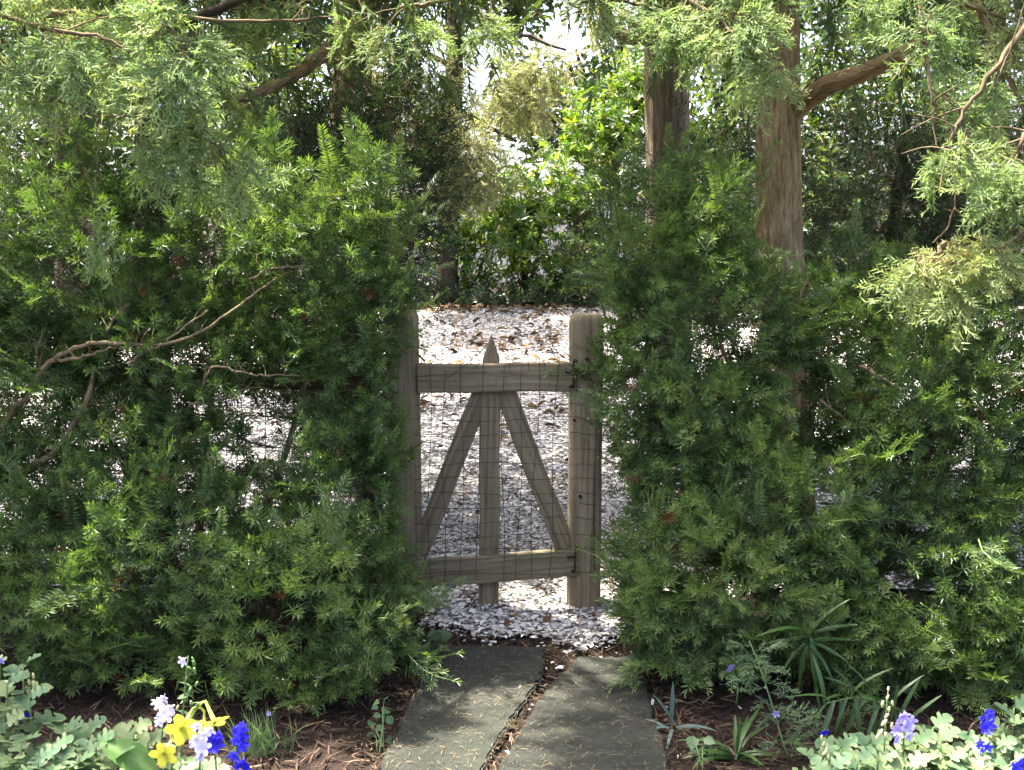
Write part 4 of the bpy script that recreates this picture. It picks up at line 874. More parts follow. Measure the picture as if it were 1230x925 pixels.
# cedar farther back on the right, with the crooked bare limb
p0, p1, p2, p3 = P(805, 560, 8.0), P(803, 300, 8.0), P(800, 60, 8.0), P(800, -60, 8.0); p0[2] = .15
cedar_tree('cedar_tree', 'straight tan trunk with crooked bare limb to the right above the drive', 'tree', (float(p0[0]), 8.0, .206),
    [p0, p1, p2, p3, p3 + A([0, 0, 2.2])], [.15, .145, .14, .125, .02],
    [([(720, -30, 7.2), (728, 15, 7.2), (742, 40, 7.25), (775, 48, 7.4), (800, 45, 7.8)], .035, .045), ([(745, 38, 7.2), (790, 50, 7.1), (840, 46, 7.0), (870, 20, 7.0)], .012, .008)],
    [([(700, -10, 7.0), (760, 5, 7.0), (830, 10, 7.0)], 28, .12, .7, .55, 0)],
    [(A([1.2, 8.1, 5.0]), A([1.7, 1.5, 1.7]))], 1500, 6, 'cedar', 'bark_grey',
    twigs=[([(735, 5, 7.1), (775, 22, 7.0), (815, 38, 7.0)], .006, .004), ([(780, 20, 7.0), (840, 10, 7.0), (900, 0, 6.9)], .006, .003), ([(770, 80, 7.3), (800, 72, 7.2), (815, 40, 7.2)], .005, .003)])

# tall cedar added left of the drive to shade its gravel, crown above view
p0 = A([-4.0, 10.6, float(gz(0, 10.6)) - .05])
cedar_tree('cedar_tree', 'added cedar beside the drive whose high crown shades the gravel', 'tree', tuple(p0), [p0, p0 + A([.1, 0, 2.5]), p0 + A([.3, 0, 5]), p0 + A([.8, 0, 8])], [.17, .15, .11, .03],
    [([p0 + A([.2, 0, 3.6]), p0 + A([.9, -.1, 4.4]), p0 + A([2.0, 0, 5.2])], .06, .03)], [], [(A([-2.9, 10.4, 5.9]), A([2.5, 2.0, 1.6])), (A([-1.2, 10.9, 6.6]), A([1.8, 1.8, 1.4])), (A([-4.3, 8.5, 4.8]), A([2.0, 1.6, .9]))], 4000, 9, 'cedar', 'bark_dark', cps=CEDAR_LO)

# pale cedar across the drive, and the dark yew in front of it
def far_tree(name, label, cat, base, trunk_pts, tr, ells, n, protos, mat, bark, seed, size, limbs=(), shell=.8, group=None, voids=(), tint=.5, beams=True, dirz=-.35, dirv=None):
    root = empty(name, base); org = A(base); tag(root, label, cat, group)
    g = Geo(); tube(g, trunk_pts, tr, 10, n=24, ridge=.06, wob=.01); o = g.build('trunk', M[bark], root, True); o.location = -org
    for pts, r0, r1 in limbs:
        g = Geo(); tube(g, pts, [r0, r1], 6, n=14, wob=.012); o = g.build('limb', M[bark], root, True); o.location = -org
    pos, nn = crown_points(ells, n, shell, voids, .2, seed, 1.0); r = np.random.default_rng(seed + 3)
    if beams: k = beam_keep(pos); pos, nn = pos[k], nn[k]
    d = norm(nn * (.8 if dirv is None else .45) + r.normal(0, .55 if dirv is None else .4, (len(pos), 3)) + (A([0, 0, dirz]) if dirv is None else A(dirv))); R = basis(d, A([0, 0, 1.]) + r.normal(0, .6, (len(pos), 3)))
    g = Geo(); scatter(g, protos, r.integers(0, len(protos), len(pos)), pos, R, r.uniform(*size, len(pos)), np.clip(r.normal(tint, .28, len(pos)), 0, 1))
    o = g.build('crown', [M[mat], M['twig']], root); o.location = -org; o['kind'] = 'stuff'; return root
def Ew(px, py, Y, rpx, ry, rpy):                # radii given in pixels of the photograph at that depth
    s = Y / FPX; return (P(px, py, Y), A([rpx * s, ry, rpy * s]))
def gp(px, Y): x = P(px, 400, Y)[0]; return A([x, Y, float(gz(x, Y)) - .05])
b = gp(538, 15.6)
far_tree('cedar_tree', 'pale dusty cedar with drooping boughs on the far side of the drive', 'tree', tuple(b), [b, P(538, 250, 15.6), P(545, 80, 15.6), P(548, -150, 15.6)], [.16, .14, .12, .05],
    [Ew(510, 70, 15.2, 45, .6, 35), Ew(560, 45, 15.0, 60, .7, 30), Ew(625, 25, 15.0, 60, .7, 28), Ew(690, 15, 15.0, 50, .6, 25), Ew(545, 110, 14.8, 50, .6, 30), Ew(595, 95, 15.2, 45, .6, 28), Ew(520, 160, 15.0, 36, .5, 35), Ew(560, 175, 15.1, 38, .5, 26), Ew(625, 125, 15.4, 36, .5, 22), Ew(535, 225, 15.0, 30, .5, 30), Ew(580, 215, 15.2, 30, .5, 18), Ew(650, 75, 15.3, 40, .5, 22), Ew(480, 120, 14.8, 45, .6, 70), (A([-2.2, 14.3, 6.4]), A([1.7, 1.3, .8]))], 5000, CEDAR_LO, 'cedar_pale', 'bark_dark', 41, (.7, 1.4),  # last crown lobe is added above view to dapple the far gravel
    [([P(540, 130, 15.6), P(580, 150, 15.2), P(620, 170, 14.9)], .04, .02), ([P(543, 80, 15.6), P(500, 60, 15.2), P(460, 80, 14.9)], .04, .02), ([P(545, 60, 15.6), P(610, 40, 15.2), P(680, 60, 14.9)], .04, .015)],
    voids=[(P(672, 130, 15), (.16, 3, .6)), (P(605, 188, 15), (.2, 3, .12))])
b = gp(440, 6.7)
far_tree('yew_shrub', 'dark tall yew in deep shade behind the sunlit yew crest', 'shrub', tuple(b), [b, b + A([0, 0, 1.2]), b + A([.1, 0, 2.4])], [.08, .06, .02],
    [Ew(430, 235, 6.6, 75, .4, 80), Ew(482, 150, 6.7, 34, .3, 60), Ew(375, 205, 6.8, 45, .4, 45), Ew(420, 350, 6.7, 75, .4, 100), Ew(410, 490, 6.7, 50, .35, 60), Ew(490, 210, 6.6, 24, .25, 80), Ew(496, 300, 6.4, 26, .25, 45)], 800, YEW_LO, 'yew_dark', 'bark_dark', 43, (.9, 1.5), dirz=.1)

b = gp(150, 5.95)  # added dark mass that makes gaps in the left yew look shaded
far_tree('yew_shrub', 'dark yew fill added behind the rail fence to close gaps in the left yew', 'shrub', tuple(b), [b, b + A([0, 0, .6]), b + A([.1, 0, 1.3])], [.05, .04, .02],
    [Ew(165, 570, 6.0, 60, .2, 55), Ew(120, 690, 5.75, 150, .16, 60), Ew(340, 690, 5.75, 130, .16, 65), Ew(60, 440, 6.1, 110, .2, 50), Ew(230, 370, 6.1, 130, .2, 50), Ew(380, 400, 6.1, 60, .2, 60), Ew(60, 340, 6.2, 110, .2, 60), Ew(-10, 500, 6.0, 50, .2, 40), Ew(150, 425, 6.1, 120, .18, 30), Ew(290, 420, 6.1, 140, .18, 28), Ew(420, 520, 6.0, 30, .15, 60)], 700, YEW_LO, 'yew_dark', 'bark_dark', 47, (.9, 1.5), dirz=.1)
b = gp(1060, 7.6)
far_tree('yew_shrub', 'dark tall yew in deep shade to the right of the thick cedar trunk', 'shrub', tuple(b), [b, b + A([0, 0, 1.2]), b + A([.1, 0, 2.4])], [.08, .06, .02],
    [Ew(1050, 230, 7.5, 65, .4, 90), Ew(1150, 250, 7.5, 75, .4, 80), Ew(1230, 220, 7.6, 60, .4, 110), Ew(1100, 350, 7.4, 150, .4, 60), Ew(870, 330, 7.8, 60, .4, 80), Ew(868, 220, 7.2, 34, .3, 90), Ew(748, 300, 6.6, 34, .3, 60), Ew(1110, 480, 6.5, 150, .25, 80), Ew(1120, 620, 6.1, 160, .25, 80), Ew(880, 480, 6.6, 50, .25, 100), Ew(880, 600, 6.2, 90, .25, 80), Ew(1010, 415, 6.6, 110, .2, 42), Ew(850, 405, 6.7, 80, .2, 48), Ew(1195, 420, 6.6, 70, .2, 55)], 1400, YEW_LO, 'yew_dark', 'bark_dark', 44, (1.0, 1.7), dirz=.1)  # low lobes are an added dark backdrop for hollows in the right yew

# rhododendrons along the far edge of the drive, each its own shrub
def rhodo(label, px, Y, ells, n, seed, mat='rhodo', protos=WHORL, tint=.45, size=(.6, 1.15), voids=(), group='rhododendrons along the far edge of the drive', name='rhododendron', cat='shrub'):
    b = gp(px, Y); tops = [e[0] for e in ells]
    limbs = [([b + A([.1 * (i - 1), 0, .1]), (b + t) / 2 + A([.1, 0, .1]), t], .03, .012) for i, t in enumerate(tops)]
    return far_tree(name, label, cat, tuple(b), [b, b + A([0, 0, .6]), b + A([.05, 0, 1.3])], [.06, .05, .03], ells, n, protos, mat, 'bark_dark', seed, size, limbs, .85, group, voids, tint, False, .15, (0, -.2, .4) if name == 'rhododendron' else None)
_vr = np.random.default_rng(17)
RVO = [(P(522, 258, 16), (.17, 3, .16))] + [(P(_vr.uniform(510, 770), _vr.uniform(200, 335), 16), (_vr.uniform(.05, .12), 3, _vr.uniform(.04, .10))) for _ in range(26)]
rhodo('rhododendron under the pale cedar with dark leaves in shade', 560, 16.0, [Ew(550, 285, 15.9, 75, .8, 75), Ew(600, 240, 16.2, 70, .9, 50)], 760, 51, voids=RVO, tint=.62)
rhodo('rhododendron with broad glossy leaves in the middle of the far edge, above the gate picket', 630, 15.9, [Ew(625, 280, 15.8, 70, .8, 85), Ew(650, 235, 16.0, 60, .8, 50)], 740, 52, voids=RVO, tint=.62)
rhodo('tall sunlit yellow green rhododendron beside the straight tan trunk', 735, 16.3, [Ew(735, 170, 16.4, 55, .8, 80), Ew(700, 260, 16.0, 60, .8, 90), Ew(765, 110, 16.5, 45, .7, 70), Ew(690, 160, 16.5, 45, .6, 75)], 1700, 53, tint=.66, voids=[(P(668, 140, 16.5), (.13, 3, .5))] + RVO)
rhodo('low rhododendron whose leaves touch the drive near the hinge post', 690, 15.6, [Ew(690, 320, 15.5, 65, .6, 45)], 460, 54, voids=RVO, tint=.6)
for k, (px, Y, el, lab, n) in enumerate((
        (850, 17.0, [Ew(850, 200, 17, 80, 1, 110), Ew(880, 300, 16.5, 90, 1, 70)], 'leafy shrub directly behind the thick cedar trunk', 700),
        (1010, 17.0, [Ew(1010, 160, 17, 100, 1, 120), Ew(1000, 280, 16.5, 90, 1, 80)], 'leafy shrub seen just right of the thick cedar trunk', 800),
        (1160, 17.0, [Ew(1160, 180, 17, 100, 1, 130), Ew(1180, 300, 16.5, 90, 1, 80)], 'leafy shrub behind the hanging cedar boughs at the right edge', 700),
        (330, 17.0, [Ew(330, 170, 17, 100, 1, 120), Ew(320, 290, 16.5, 110, 1, 80)], 'leafy shrub seen in chinks above the bare yew branches', 800),
        (180, 17.0, [Ew(180, 160, 17, 110, 1, 120), Ew(150, 290, 16.5, 100, 1, 80)], 'leafy shrub seen in chinks behind the hanging cedar boughs', 800),
        (20, 17.0, [Ew(20, 170, 17, 110, 1, 130), Ew(30, 300, 16.5, 100, 1, 80)], 'leafy shrub in chinks at the far left edge', 700))):
    rhodo(lab, px, Y, el, n, 60 + k, 'broad', LEAFY, .5, (1.5, 2.6), group='leafy shrubs across the drive', name='leafy_shrub')
for k, (px, Y, el, lab, n) in enumerate((
        (60, 22, [Ew(60, -20, 22, 170, 1.8, 150)], 'tall tree filling the top left behind the cedar boughs', 1000), (330, 23, [Ew(330, -10, 23, 140, 1.8, 150)], 'tall tree behind the slanting cedar limb', 900),
        (860, 23, [Ew(880, 20, 23, 110, 1.8, 110), Ew(800, -90, 23, 120, 1.8, 90)], 'tall tree behind the thick cedar trunk', 900), (1130, 22, [Ew(1130, -10, 22, 170, 1.8, 150)], 'tall tree filling the top right behind the cedar boughs', 1000),
        (720, 24, [Ew(745, 90, 24, 50, 1.4, 60), Ew(650, 130, 24, 60, 1.4, 60), Ew(610, -30, 24, 110, 1.6, 60)], 'tall tree framing the bright sky gap above the gate', 600))):
    b = gp(px, Y); c = el[0][0]
    far_tree('broadleaf_tree', lab, 'tree', tuple(b), [b, (b + c) / 2, c, c + A([0, 0, 1.5])], [.2, .17, .12, .04], el, n, LEAFY, 'broad', 'bark_dark', 80 + k, (2.2, 4.0), [([(b + c) / 2, c + A([.8, 0, .2])], .07, .03), ([(b + c) / 2 + A([0, 0, .4]), c + A([-.9, 0, .5])], .07, .03)], .9, 'trees beyond the drive', (), .55, False, -.1)

# ivy along the far edge
n = 2000; x = rng.uniform(-6.5, 6.5, n); y = 15.25 + np.abs(rng.normal(0, .55, n)); z = gz(x, y) + rng.uniform(0, .28, n) * np.clip((y - 15.1) * 1.5, .15, 1)
r = np.random.default_rng(77); d = norm(r.normal(0, 1, (n, 3)) + A([0, -.5, .3])); g = Geo()
scatter(g, LEAFY, r.integers(0, len(LEAFY), n), np.stack([x, y, z], 1), basis(d, A([0, -.4, 1.]) + r.normal(0, .5, (n, 3))), r.uniform(.8, 1.5, n), r.uniform(0, 1, n))
tag(g.build('ivy_groundcover', [M['ivy'], M['twig']]), 'low ivy creeping along the far edge of the shell drive', 'ivy', kind='stuff')

# white picket fence glimpsed between the leaves
fz = float(gz(0, 20.5)); fx0, fx1 = P(440, 300, 20.5)[0], P(760, 300, 20.5)[0]
pf = empty('picket_fence', ((fx0 + fx1) / 2, 20.5, fz)); tag(pf, 'white picket fence glimpsed through chinks between the rhododendron leaves', 'fence')
def boxmesh(nm, sx, sy, sz, mat, point=0.0):
    V = [(x, y, z) for x in (-sx / 2, sx / 2) for y in (-sy / 2, sy / 2) for z in (0, sz)] + [(0, -sy / 2, sz + point), (0, sy / 2, sz + point)]
    F = [[0, 1, 3, 2], [4, 6, 7, 5], [2, 3, 7, 6], [0, 4, 5, 1], [0, 2, 6, 4]] + ([[1, 5, 8], [3, 9, 7], [1, 8, 9, 3], [5, 7, 9, 8]] if point else [[1, 5, 7, 3]])
    me = bpy.data.meshes.new(nm); me.from_pydata(V, [], F); me.materials.append(mat); return me
pk = boxmesh('picket', .10, .02, 1.35, M['white_paint'], .09); npk = int((fx1 - fx0) / .14)
for k in range(npk):
    o = bpy.data.objects.new('picket', pk); o.location = (fx0 + k * .14 - (fx0 + fx1) / 2, 0, .05); link(o, pf)
rl = boxmesh('rail', fx1 - fx0, .04, .09, M['white_paint'])
for z in (.3, 1.05): o = bpy.data.objects.new('rail', rl); o.location = (0, .034, z); link(o, pf)

# ------------------------------------------------------------------ bed plants in the foreground
from mathutils import Matrix
def pro_mesh(name, pr, mats, tint):
    v, f, t, m = pr.out() if isinstance(pr, Pro) else pr
    me = bpy.data.meshes.new(name); me.from_pydata([tuple(q) for q in v], [], [tuple(int(a) for a in q) for q in f])
    C = np.zeros((len(v), 4), np.float32); C[:, 0] = tint; C[:, 1] = t; C[:, 3] = 1
    a = me.attributes.new('tint', 'FLOAT_COLOR', 'POINT'); a.data.foreach_set('color', C.ravel())
    for x in mats: me.materials.append(x)
    me.polygons.foreach_set('material_index', np.asarray(m, np.int32))
    me.polygons.foreach_set('use_smooth', np.ones(len(f), bool)); me.update(); return me
def put(name, me, root, pos, d, up, scale):
    o = bpy.data.objects.new(name, me); R = basis(A([d], float), A([up], float))[0]
    o.location = tuple(A(pos) - A(root.location)); o.rotation_euler = Matrix(R.tolist()).to_euler(); o.scale = (scale,) * 3
    return link(o, root)
def stem_part(root, pts, r0, r1, mat='stem', name='stem'):
    g = Geo(); tube(g, pts, [r0, r1], 6, n=max(6, 4 * len(pts))); o = g.build(name, M[mat], root, True); o.location = -A(root.location); return o
def lobed_leaf(seed):
    r = np.random.default_rng(seed); pr = Pro()
    # outline from stalk to tip: pairs of rounded lobes
    half = [(0.02, 0.0), (0.05, .16), (.20, .20), (.36, .22), (.42, .32), (.34, .40), (.22, .42), (.30, .52), (.47, .56), (.50, .68), (.38, .74), (.24, .70), (.26, .82), (.22, .94), (.10, 1.0)]
    half = [(x * r.uniform(.88, 1.12), y + r.normal(0, .012)) for x, y in half]
    pts = [(x, y) for x, y in half] + [(-x * r.uniform(.9, 1.1), y) for x, y in half[::-1]]
    n = len(pts); V = []; T = []
    for x, y in pts: V.append((x, y, .25 * abs(x) - .30 * y * y * .6 + r.normal(0, .015))); T.append(.5 + .5 * min(1, abs(x) * 2))
    mid = [(0, y, -.18 * y * y - .02) for y in (.15, .4, .65, .85)]
    V += mid; T += [.25] * 4; F = []
    for i in range(n):
        y = (pts[i][1] + pts[(i + 1) % n][1]) / 2; k = n + (0 if y < .3 else 1 if y < .52 else 2 if y < .75 else 3)
        F.append([i, (i + 1) % n, k])
    # bridge between neighbouring mid points on either side
    for i in range(n):
        ka = [0 if (pts[(i + q) % n][1] + pts[(i + q + 1) % n][1]) / 2 < .3 else 1 if (pts[(i + q) % n][1] + pts[(i + q + 1) % n][1]) / 2 < .52 else 2 if (pts[(i + q) % n][1] + pts[(i + q + 1) % n][1]) / 2 < .75 else 3 for q in (0, 1)]
        if ka[0] != ka[1]:
            lo, hi = min(ka), max(ka)
            F.append([(i + 1) % n, n + ka[1], n + ka[0]])
    pr.add(V, F, A(T)); return pr
MUM = [pro_mesh('leaf', lobed_leaf(700 + k), [M['mum']], t) for k, t in enumerate((.1, .3, .45, .6, .8, 1.0))]
def bed_clump(label, name, tops, seed, nleaf=7, lsize=.085, base_dy=.12, cat='plant', group='lobed grey green bed plants', lo=0):
    """tops: (px, py, Y) of the shoot tips"""
    r = np.random.default_rng(seed); T = [P(*t) for t in tops]; c = np.mean(T, axis=0)
    root = empty(name, (float(c[0]), float(c[1] + .05), 0.0)); tag(root, label, cat, group)
    for t in T:
        b = A([c[0] + (t[0] - c[0]) * .4, c[1] + .05, 0]); mid_ = (b + t) / 2 + A([(t[0] - c[0]) * .25, -.02, .03])
        stem_part(root, [b, mid_, t], .005, .0025)
        C = catmull([b, mid_, t], 20)
        for k in range(nleaf):
            u = 1 - .55 * (k / nleaf) ** 1.2; p = C[int(u * 19)]; a = k * 2.4 + r.uniform(-.4, .4)
            e = .75 - .85 * k / nleaf; d = A([math.cos(a), math.sin(a), e + r.normal(0, .15)])
            put('leaf', MUM[r.integers(lo, 6)], root, p, d, A([r.normal(0, .2), -.25 + r.normal(0, .2), 1]), lsize * (.62 + .5 * min(1, (k + 1) / 4)) * r.uniform(.85, 1.15))
    return root
bed_clump('tall lobed plant at the far left edge below the yew', 'bed_plant', [(28, 800, 3.35), (8, 822, 3.3), (35, 840, 3.25), (-15, 805, 3.4), (5, 870, 3.2), (-20, 850, 3.25)], 1)
bed_clump('low lobed plant in the left corner with pale sunlit leaves', 'bed_plant', [(25, 893, 3.15), (65, 900, 3.12), (45, 915, 3.05), (10, 915, 3.1), (90, 918, 3.1)], 2)
bed_clump('lobed plant just left of the broad tobacco leaf', 'bed_plant', [(78, 872, 3.25), (105, 878, 3.25), (115, 897, 3.15), (135, 915, 3.1), (95, 908, 3.15)], 3)
bed_clump('small lobed plant behind the yellow tobacco flowers', 'bed_plant', [(160, 880, 3.35), (178, 893, 3.35), (205, 918, 3.3), (240, 925, 3.3)], 4, 6)
bed_clump('lobed plant nearest the path in the right bed', 'bed_plant', [(985, 908, 3.2), (1010, 900, 3.25), (1030, 915, 3.15), (1000, 925, 3.1), (1045, 895, 3.3)], 5)
bed_clump('large lobed plant under the lavender flower spike', 'bed_plant', [(1075, 905, 3.2), (1100, 895, 3.25), (1130, 890, 3.25), (1120, 875, 3.35), (1090, 920, 3.1), (1140, 915, 3.15), (1055, 915, 3.15)], 6, lo=3)  # paler leaf variants only: sunlight put into the leaf colour
bed_clump('lobed plant beneath the blue flowers in the right corner', 'bed_plant', [(1165, 905, 3.2), (1195, 900, 3.2), (1180, 885, 3.3), (1215, 915, 3.15), (1170, 922, 3.1), (1230, 895, 3.2)], 7, lo=2)  # darkest leaf variants dropped, so the leaf colour itself carries the sun
bed_clump('tall lobed plant at the far right edge of the bed', 'bed_plant', [(1218, 850, 3.35), (1235, 865, 3.3), (1210, 872, 3.3), (1250, 845, 3.35)], 8)

# flowers
def petal_flower(n, L, w, cup, seed, spur=0.0, notch=0.0, tube_l=0.0, tube_r=.004):
    r = np.random.default_rng(seed); pr = Pro()          # faces along +y
    for k in range(n):
        a = k * 2 * math.pi / n + r.normal(0, .08); rad = A([math.cos(a), 0, math.sin(a)]); x = A([-math.sin(a), 0, math.cos(a)]); Yv = A([0, 1., 0])
        V = []
        for t, ww in ((.08, .25), (.45, 1), (.8, .8)):
            c = rad * L * t + Yv * cup * L * t * t + Yv * r.normal(0, .01) * L
            V += [c - x * w * ww / 2, c + Yv * -.05 * L * ww, c + x * w * ww / 2]
        V += [rad * L + Yv * cup * L * .9]
        F = [[0, 1, 4], [0, 4, 3], [1, 2, 5], [1, 5, 4], [3, 4, 7], [3, 7, 6], [4, 5, 8], [4, 8, 7], [6, 7, 9], [7, 8, 9]]
        pr.add(V, F, A([.08] * 3 + [.45] * 3 + [.8] * 3 + [1.0]), 0)
    if spur: stick(pr, np.zeros(3), A([0, -spur, spur * .35]), .003, .001, 0)
    if tube_l:
        for k in range(3):
            a, b = -tube_l * k / 3, -tube_l * (k + 1) / 3
            V = [A([math.cos(q) * rr, yy, math.sin(q) * rr]) for yy, rr in ((a, tube_r * (1 - .2 * k)), (b, tube_r * (.8 - .15 * k))) for q in np.linspace(0, 6.283, 8)[:-1]]
            F = []
            for q in range(7): F += [[q, (q + 1) % 7, 7 + (q + 1) % 7], [q, 7 + (q + 1) % 7, 7 + q]]
            pr.add(V, F, .5, 1)
    return pr
def flower_mesh(pr, a, b=None): return pro_mesh('flower', pr, [M[a], M[b or a]], .5)
LARK = {c: [flower_mesh(petal_flower(5, .022, .0135, .35, 40 + k, .018), 'petal_' + c) for k in range(2)] for c in ('blue', 'white', 'lav')}
TOB = flower_mesh(petal_flower(5, .046, .031, .12, 50, tube_l=.075, tube_r=.0085), 'petal_yellow', 'calyx')
BUD = pro_mesh('bud', (ICO_V * A([.35, 1, .35]), ICO_F, np.full(12, .5), np.zeros(20, int)), [M['cream']], .5)
GBUD = pro_mesh('bud', (ICO_V * A([.35, 1, .35]), ICO_F, np.full(12, .5), np.zeros(20, int)), [M['stem']], .5)
SMALL = pro_mesh('leaf', leaf_proto(.3, .4, 9), [M['fine']], .5)
def larkspur(label, name, stem, florets, colour, cat='flower', buds=(), budm=None, group=None, size=1.0, leaves=0, seed=0):
    r = np.random.default_rng(seed + 900); S_ = [P(*q) for q in stem]; S_[0][2] = 0.0
    root = empty(name, tuple(S_[0])); tag(root, label, cat, group); stem_part(root, S_, .0035, .0018)
    for k, (px, py, Y) in enumerate(florets):
        put('flower', LARK[colour][k % 2], root, P(px, py, Y), A([r.normal(0, .5), -1, r.normal(-.05, .3)]), A([r.normal(0, .4), 0, 1]), size * r.uniform(.8, 1.1))
    for k, (px, py, Y) in enumerate(buds):
        put('bud', budm or GBUD, root, P(px, py, Y), A([r.normal(0, .4), -.2, 1]), A([0, -1., 0]), .015 * r.uniform(.7, 1.1))
    C = catmull(S_, 30)
    for k in range(leaves):
        put('leaf', SMALL, root, C[int(29 * (.15 + .7 * k / leaves))], A([math.cos(k * 2.4), -.3, .6 + r.normal(0, .2)]), A([0, -.5, 1.]), .05 * r.uniform(.7, 1.2))
    return root
def cl(px, py, Y, n, sx, sy, seed):
    r = np.random.default_rng(seed); return [(px + r.uniform(-sx, sx), py + (k / max(1, n - 1) * 2 - 1) * sy, Y + r.uniform(-.03, .03)) for k in range(n)]
larkspur('white larkspur left of the yellow tobacco flowers', 'larkspur', [(188, 960, 3.25), (194, 900, 3.25), (197, 842, 3.25)], cl(196, 853, 3.22, 8, 11, 14, 1), 'white', buds=[(213, 850, 3.22), (212, 862, 3.22)], budm=BUD, group='larkspurs', leaves=4)
larkspur('white larkspur in front of the blue one below the yellow flowers', 'larkspur', [(232, 970, 3.08), (240, 920, 3.08), (244, 880, 3.08)], cl(243, 890, 3.05, 8, 14, 18, 2), 'white', group='larkspurs', leaves=4, size=1.05)
larkspur('tall green budded larkspur with one white bloom at its tip', 'larkspur', [(214, 960, 3.3), (220, 860, 3.3), (226, 788, 3.3)], [(220, 794, 3.28)], 'white', buds=[(232, 792, 3.3), (228, 803, 3.29), (224, 815, 3.3), (234, 806, 3.29), (236, 822, 3.3), (228, 830, 3.29), (222, 842, 3.3), (230, 846, 3.3), (233, 797, 3.3)], group='larkspurs', leaves=7, seed=4)
larkspur('deep blue larkspur beside the yellow tobacco flowers, behind the white one', 'larkspur', [(262, 960, 3.22), (259, 910, 3.22), (258, 878, 3.22)], cl(258, 888, 3.2, 6, 7, 9, 3), 'blue', group='larkspurs', leaves=3)
larkspur('deep blue larkspur standing nearest the mulch right of the yellow flowers', 'larkspur', [(288, 970, 3.2), (285, 910, 3.2), (284, 872, 3.2)], cl(284, 884, 3.18, 9, 8, 13, 4) + [(281, 907, 3.18), (292, 917, 3.16), (286, 922, 3.16), (297, 921, 3.16)], 'blue', group='larkspurs', leaves=4)
larkspur('single blue bloom low among the leaves at the left edge', 'larkspur', [(28, 930, 3.3), (30, 890, 3.3), (32, 858, 3.3)], [(32, 859, 3.28), (26, 860, 3.28)], 'blue', group='larkspurs', size=.8)
larkspur('violet bloom at the very left edge above the leaves', 'larkspur', [(-4, 900, 3.4), (0, 840, 3.4), (1, 792, 3.4)], [(1, 793, 3.38)], 'lav', group='larkspurs', size=.8, buds=[(40, 812, 3.38), (41, 822, 3.38), (35, 820, 3.38)], budm=BUD)
larkspur('lavender larkspur spike rising from the right bed', 'larkspur', [(1084, 960, 3.2), (1085, 900, 3.2), (1087, 860, 3.2)], cl(1086, 873, 3.18, 9, 9, 14, 6), 'lav', group='larkspurs', leaves=3)
larkspur('deep blue larkspur with three blooms near the right edge', 'larkspur', [(1184, 960, 3.25), (1184, 910, 3.25), (1185, 858, 3.25)], cl(1186, 865, 3.23, 6, 6, 10, 7), 'blue', group='larkspurs', size=.9)
larkspur('small deep blue bloom among pale leaves in the right bed', 'larkspur', [(1180, 960, 3.15), (1180, 915, 3.15), (1180, 890, 3.15)], cl(1180, 896, 3.12, 4, 9, 4, 8), 'blue', group='larkspurs', size=.8)
larkspur('deep blue bloom cut by the lower right corner', 'larkspur', [(1226, 970, 3.05), (1226, 940, 3.05), (1226, 912, 3.05)], cl(1226, 917, 3.02, 5, 7, 5, 9), 'blue', group='larkspurs', size=.9)
larkspur('blue bloom on the mulch left of the right bed', 'larkspur', [(990, 960, 3.5), (991, 910, 3.5), (992, 878, 3.5)], [(992, 879, 3.48), (988, 881, 3.48)], 'blue', group='larkspurs', size=.7)
larkspur('cream budded spike left of the lavender larkspur', 'bud_spike', [(1058, 970, 3.2), (1062, 900, 3.2), (1067, 826, 3.2)], [], 'white', 'plant', buds=[(1067, 828, 3.19), (1066, 838, 3.18), (1060, 846, 3.18), (1072, 845, 3.18), (1068, 852, 3.18), (1065, 860, 3.18), (1062, 868, 3.18), (1071, 872, 3.17), (1058, 880, 3.17), (1064, 884, 3.17), (1054, 886, 3.17)], budm=BUD, group='cream bud spikes')
larkspur('short cream budded spike at the path end of the right bed', 'bud_spike', [(1000, 970, 3.15), (994, 925, 3.15), (987, 886, 3.15)], [], 'white', 'plant', buds=[(987, 886, 3.14), (989, 894, 3.14), (992, 902, 3.14), (995, 910, 3.13), (999, 916, 3.13), (990, 905, 3.13)], budm=BUD, group='cream bud spikes')
larkspur('pale violet bloom hanging at the foot of the yew', 'larkspur', [(884, 860, 4.3), (886, 825, 4.25), (879, 799, 4.22)], [(879, 800, 4.2), (877, 803, 4.2)], 'lav', group='larkspurs', size=.8)

# flowering tobacco with yellow stars
S_ = [P(196, 970, 3.15), P(206, 920, 3.15), P(226, 872, 3.15), P(238, 846, 3.15)]; S_[0][2] = 0
root = empty('flowering_tobacco', tuple(S_[0])); tag(root, 'lime yellow flowering tobacco with star blooms and one broad leaf', 'flower'); stem_part(root, S_, .005, .003)
for (px, py, Y, d, sc, j) in ((197, 906, 3.08, (-.05, -1, -.18), .95, (203, 880)), (219, 876, 3.06, (.02, -1, -.1), 1.12, (236, 849)), (258, 868, 3.10, (.55, -.6, -.75), .95, (240, 848)), (245, 872, 3.12, (.2, -.9, -.5), .7, (238, 850))):
    c = P(px, py, Y); put('flower', TOB, root, c, A(d, float), A([0, 0, 1.]), sc); e = c - norm(A(d, float)) * .07 * sc; stem_part(root, [e, (e + P(*j, 3.15)) / 2 + A([0, 0, .005]), P(*j, 3.15)], .004, .003, 'calyx', 'flower_stalk')
for (px, py, d) in ((238, 845, (-.8, -.3, .1)), (242, 845, (.8, -.3, .3)), (236, 850, (-.5, -.5, -.3))): put('bract', SMALL, root, P(px, py, 3.15), A(d, float), A([0, 0, 1.]), .05)
pr = Pro(); V, F = [], []
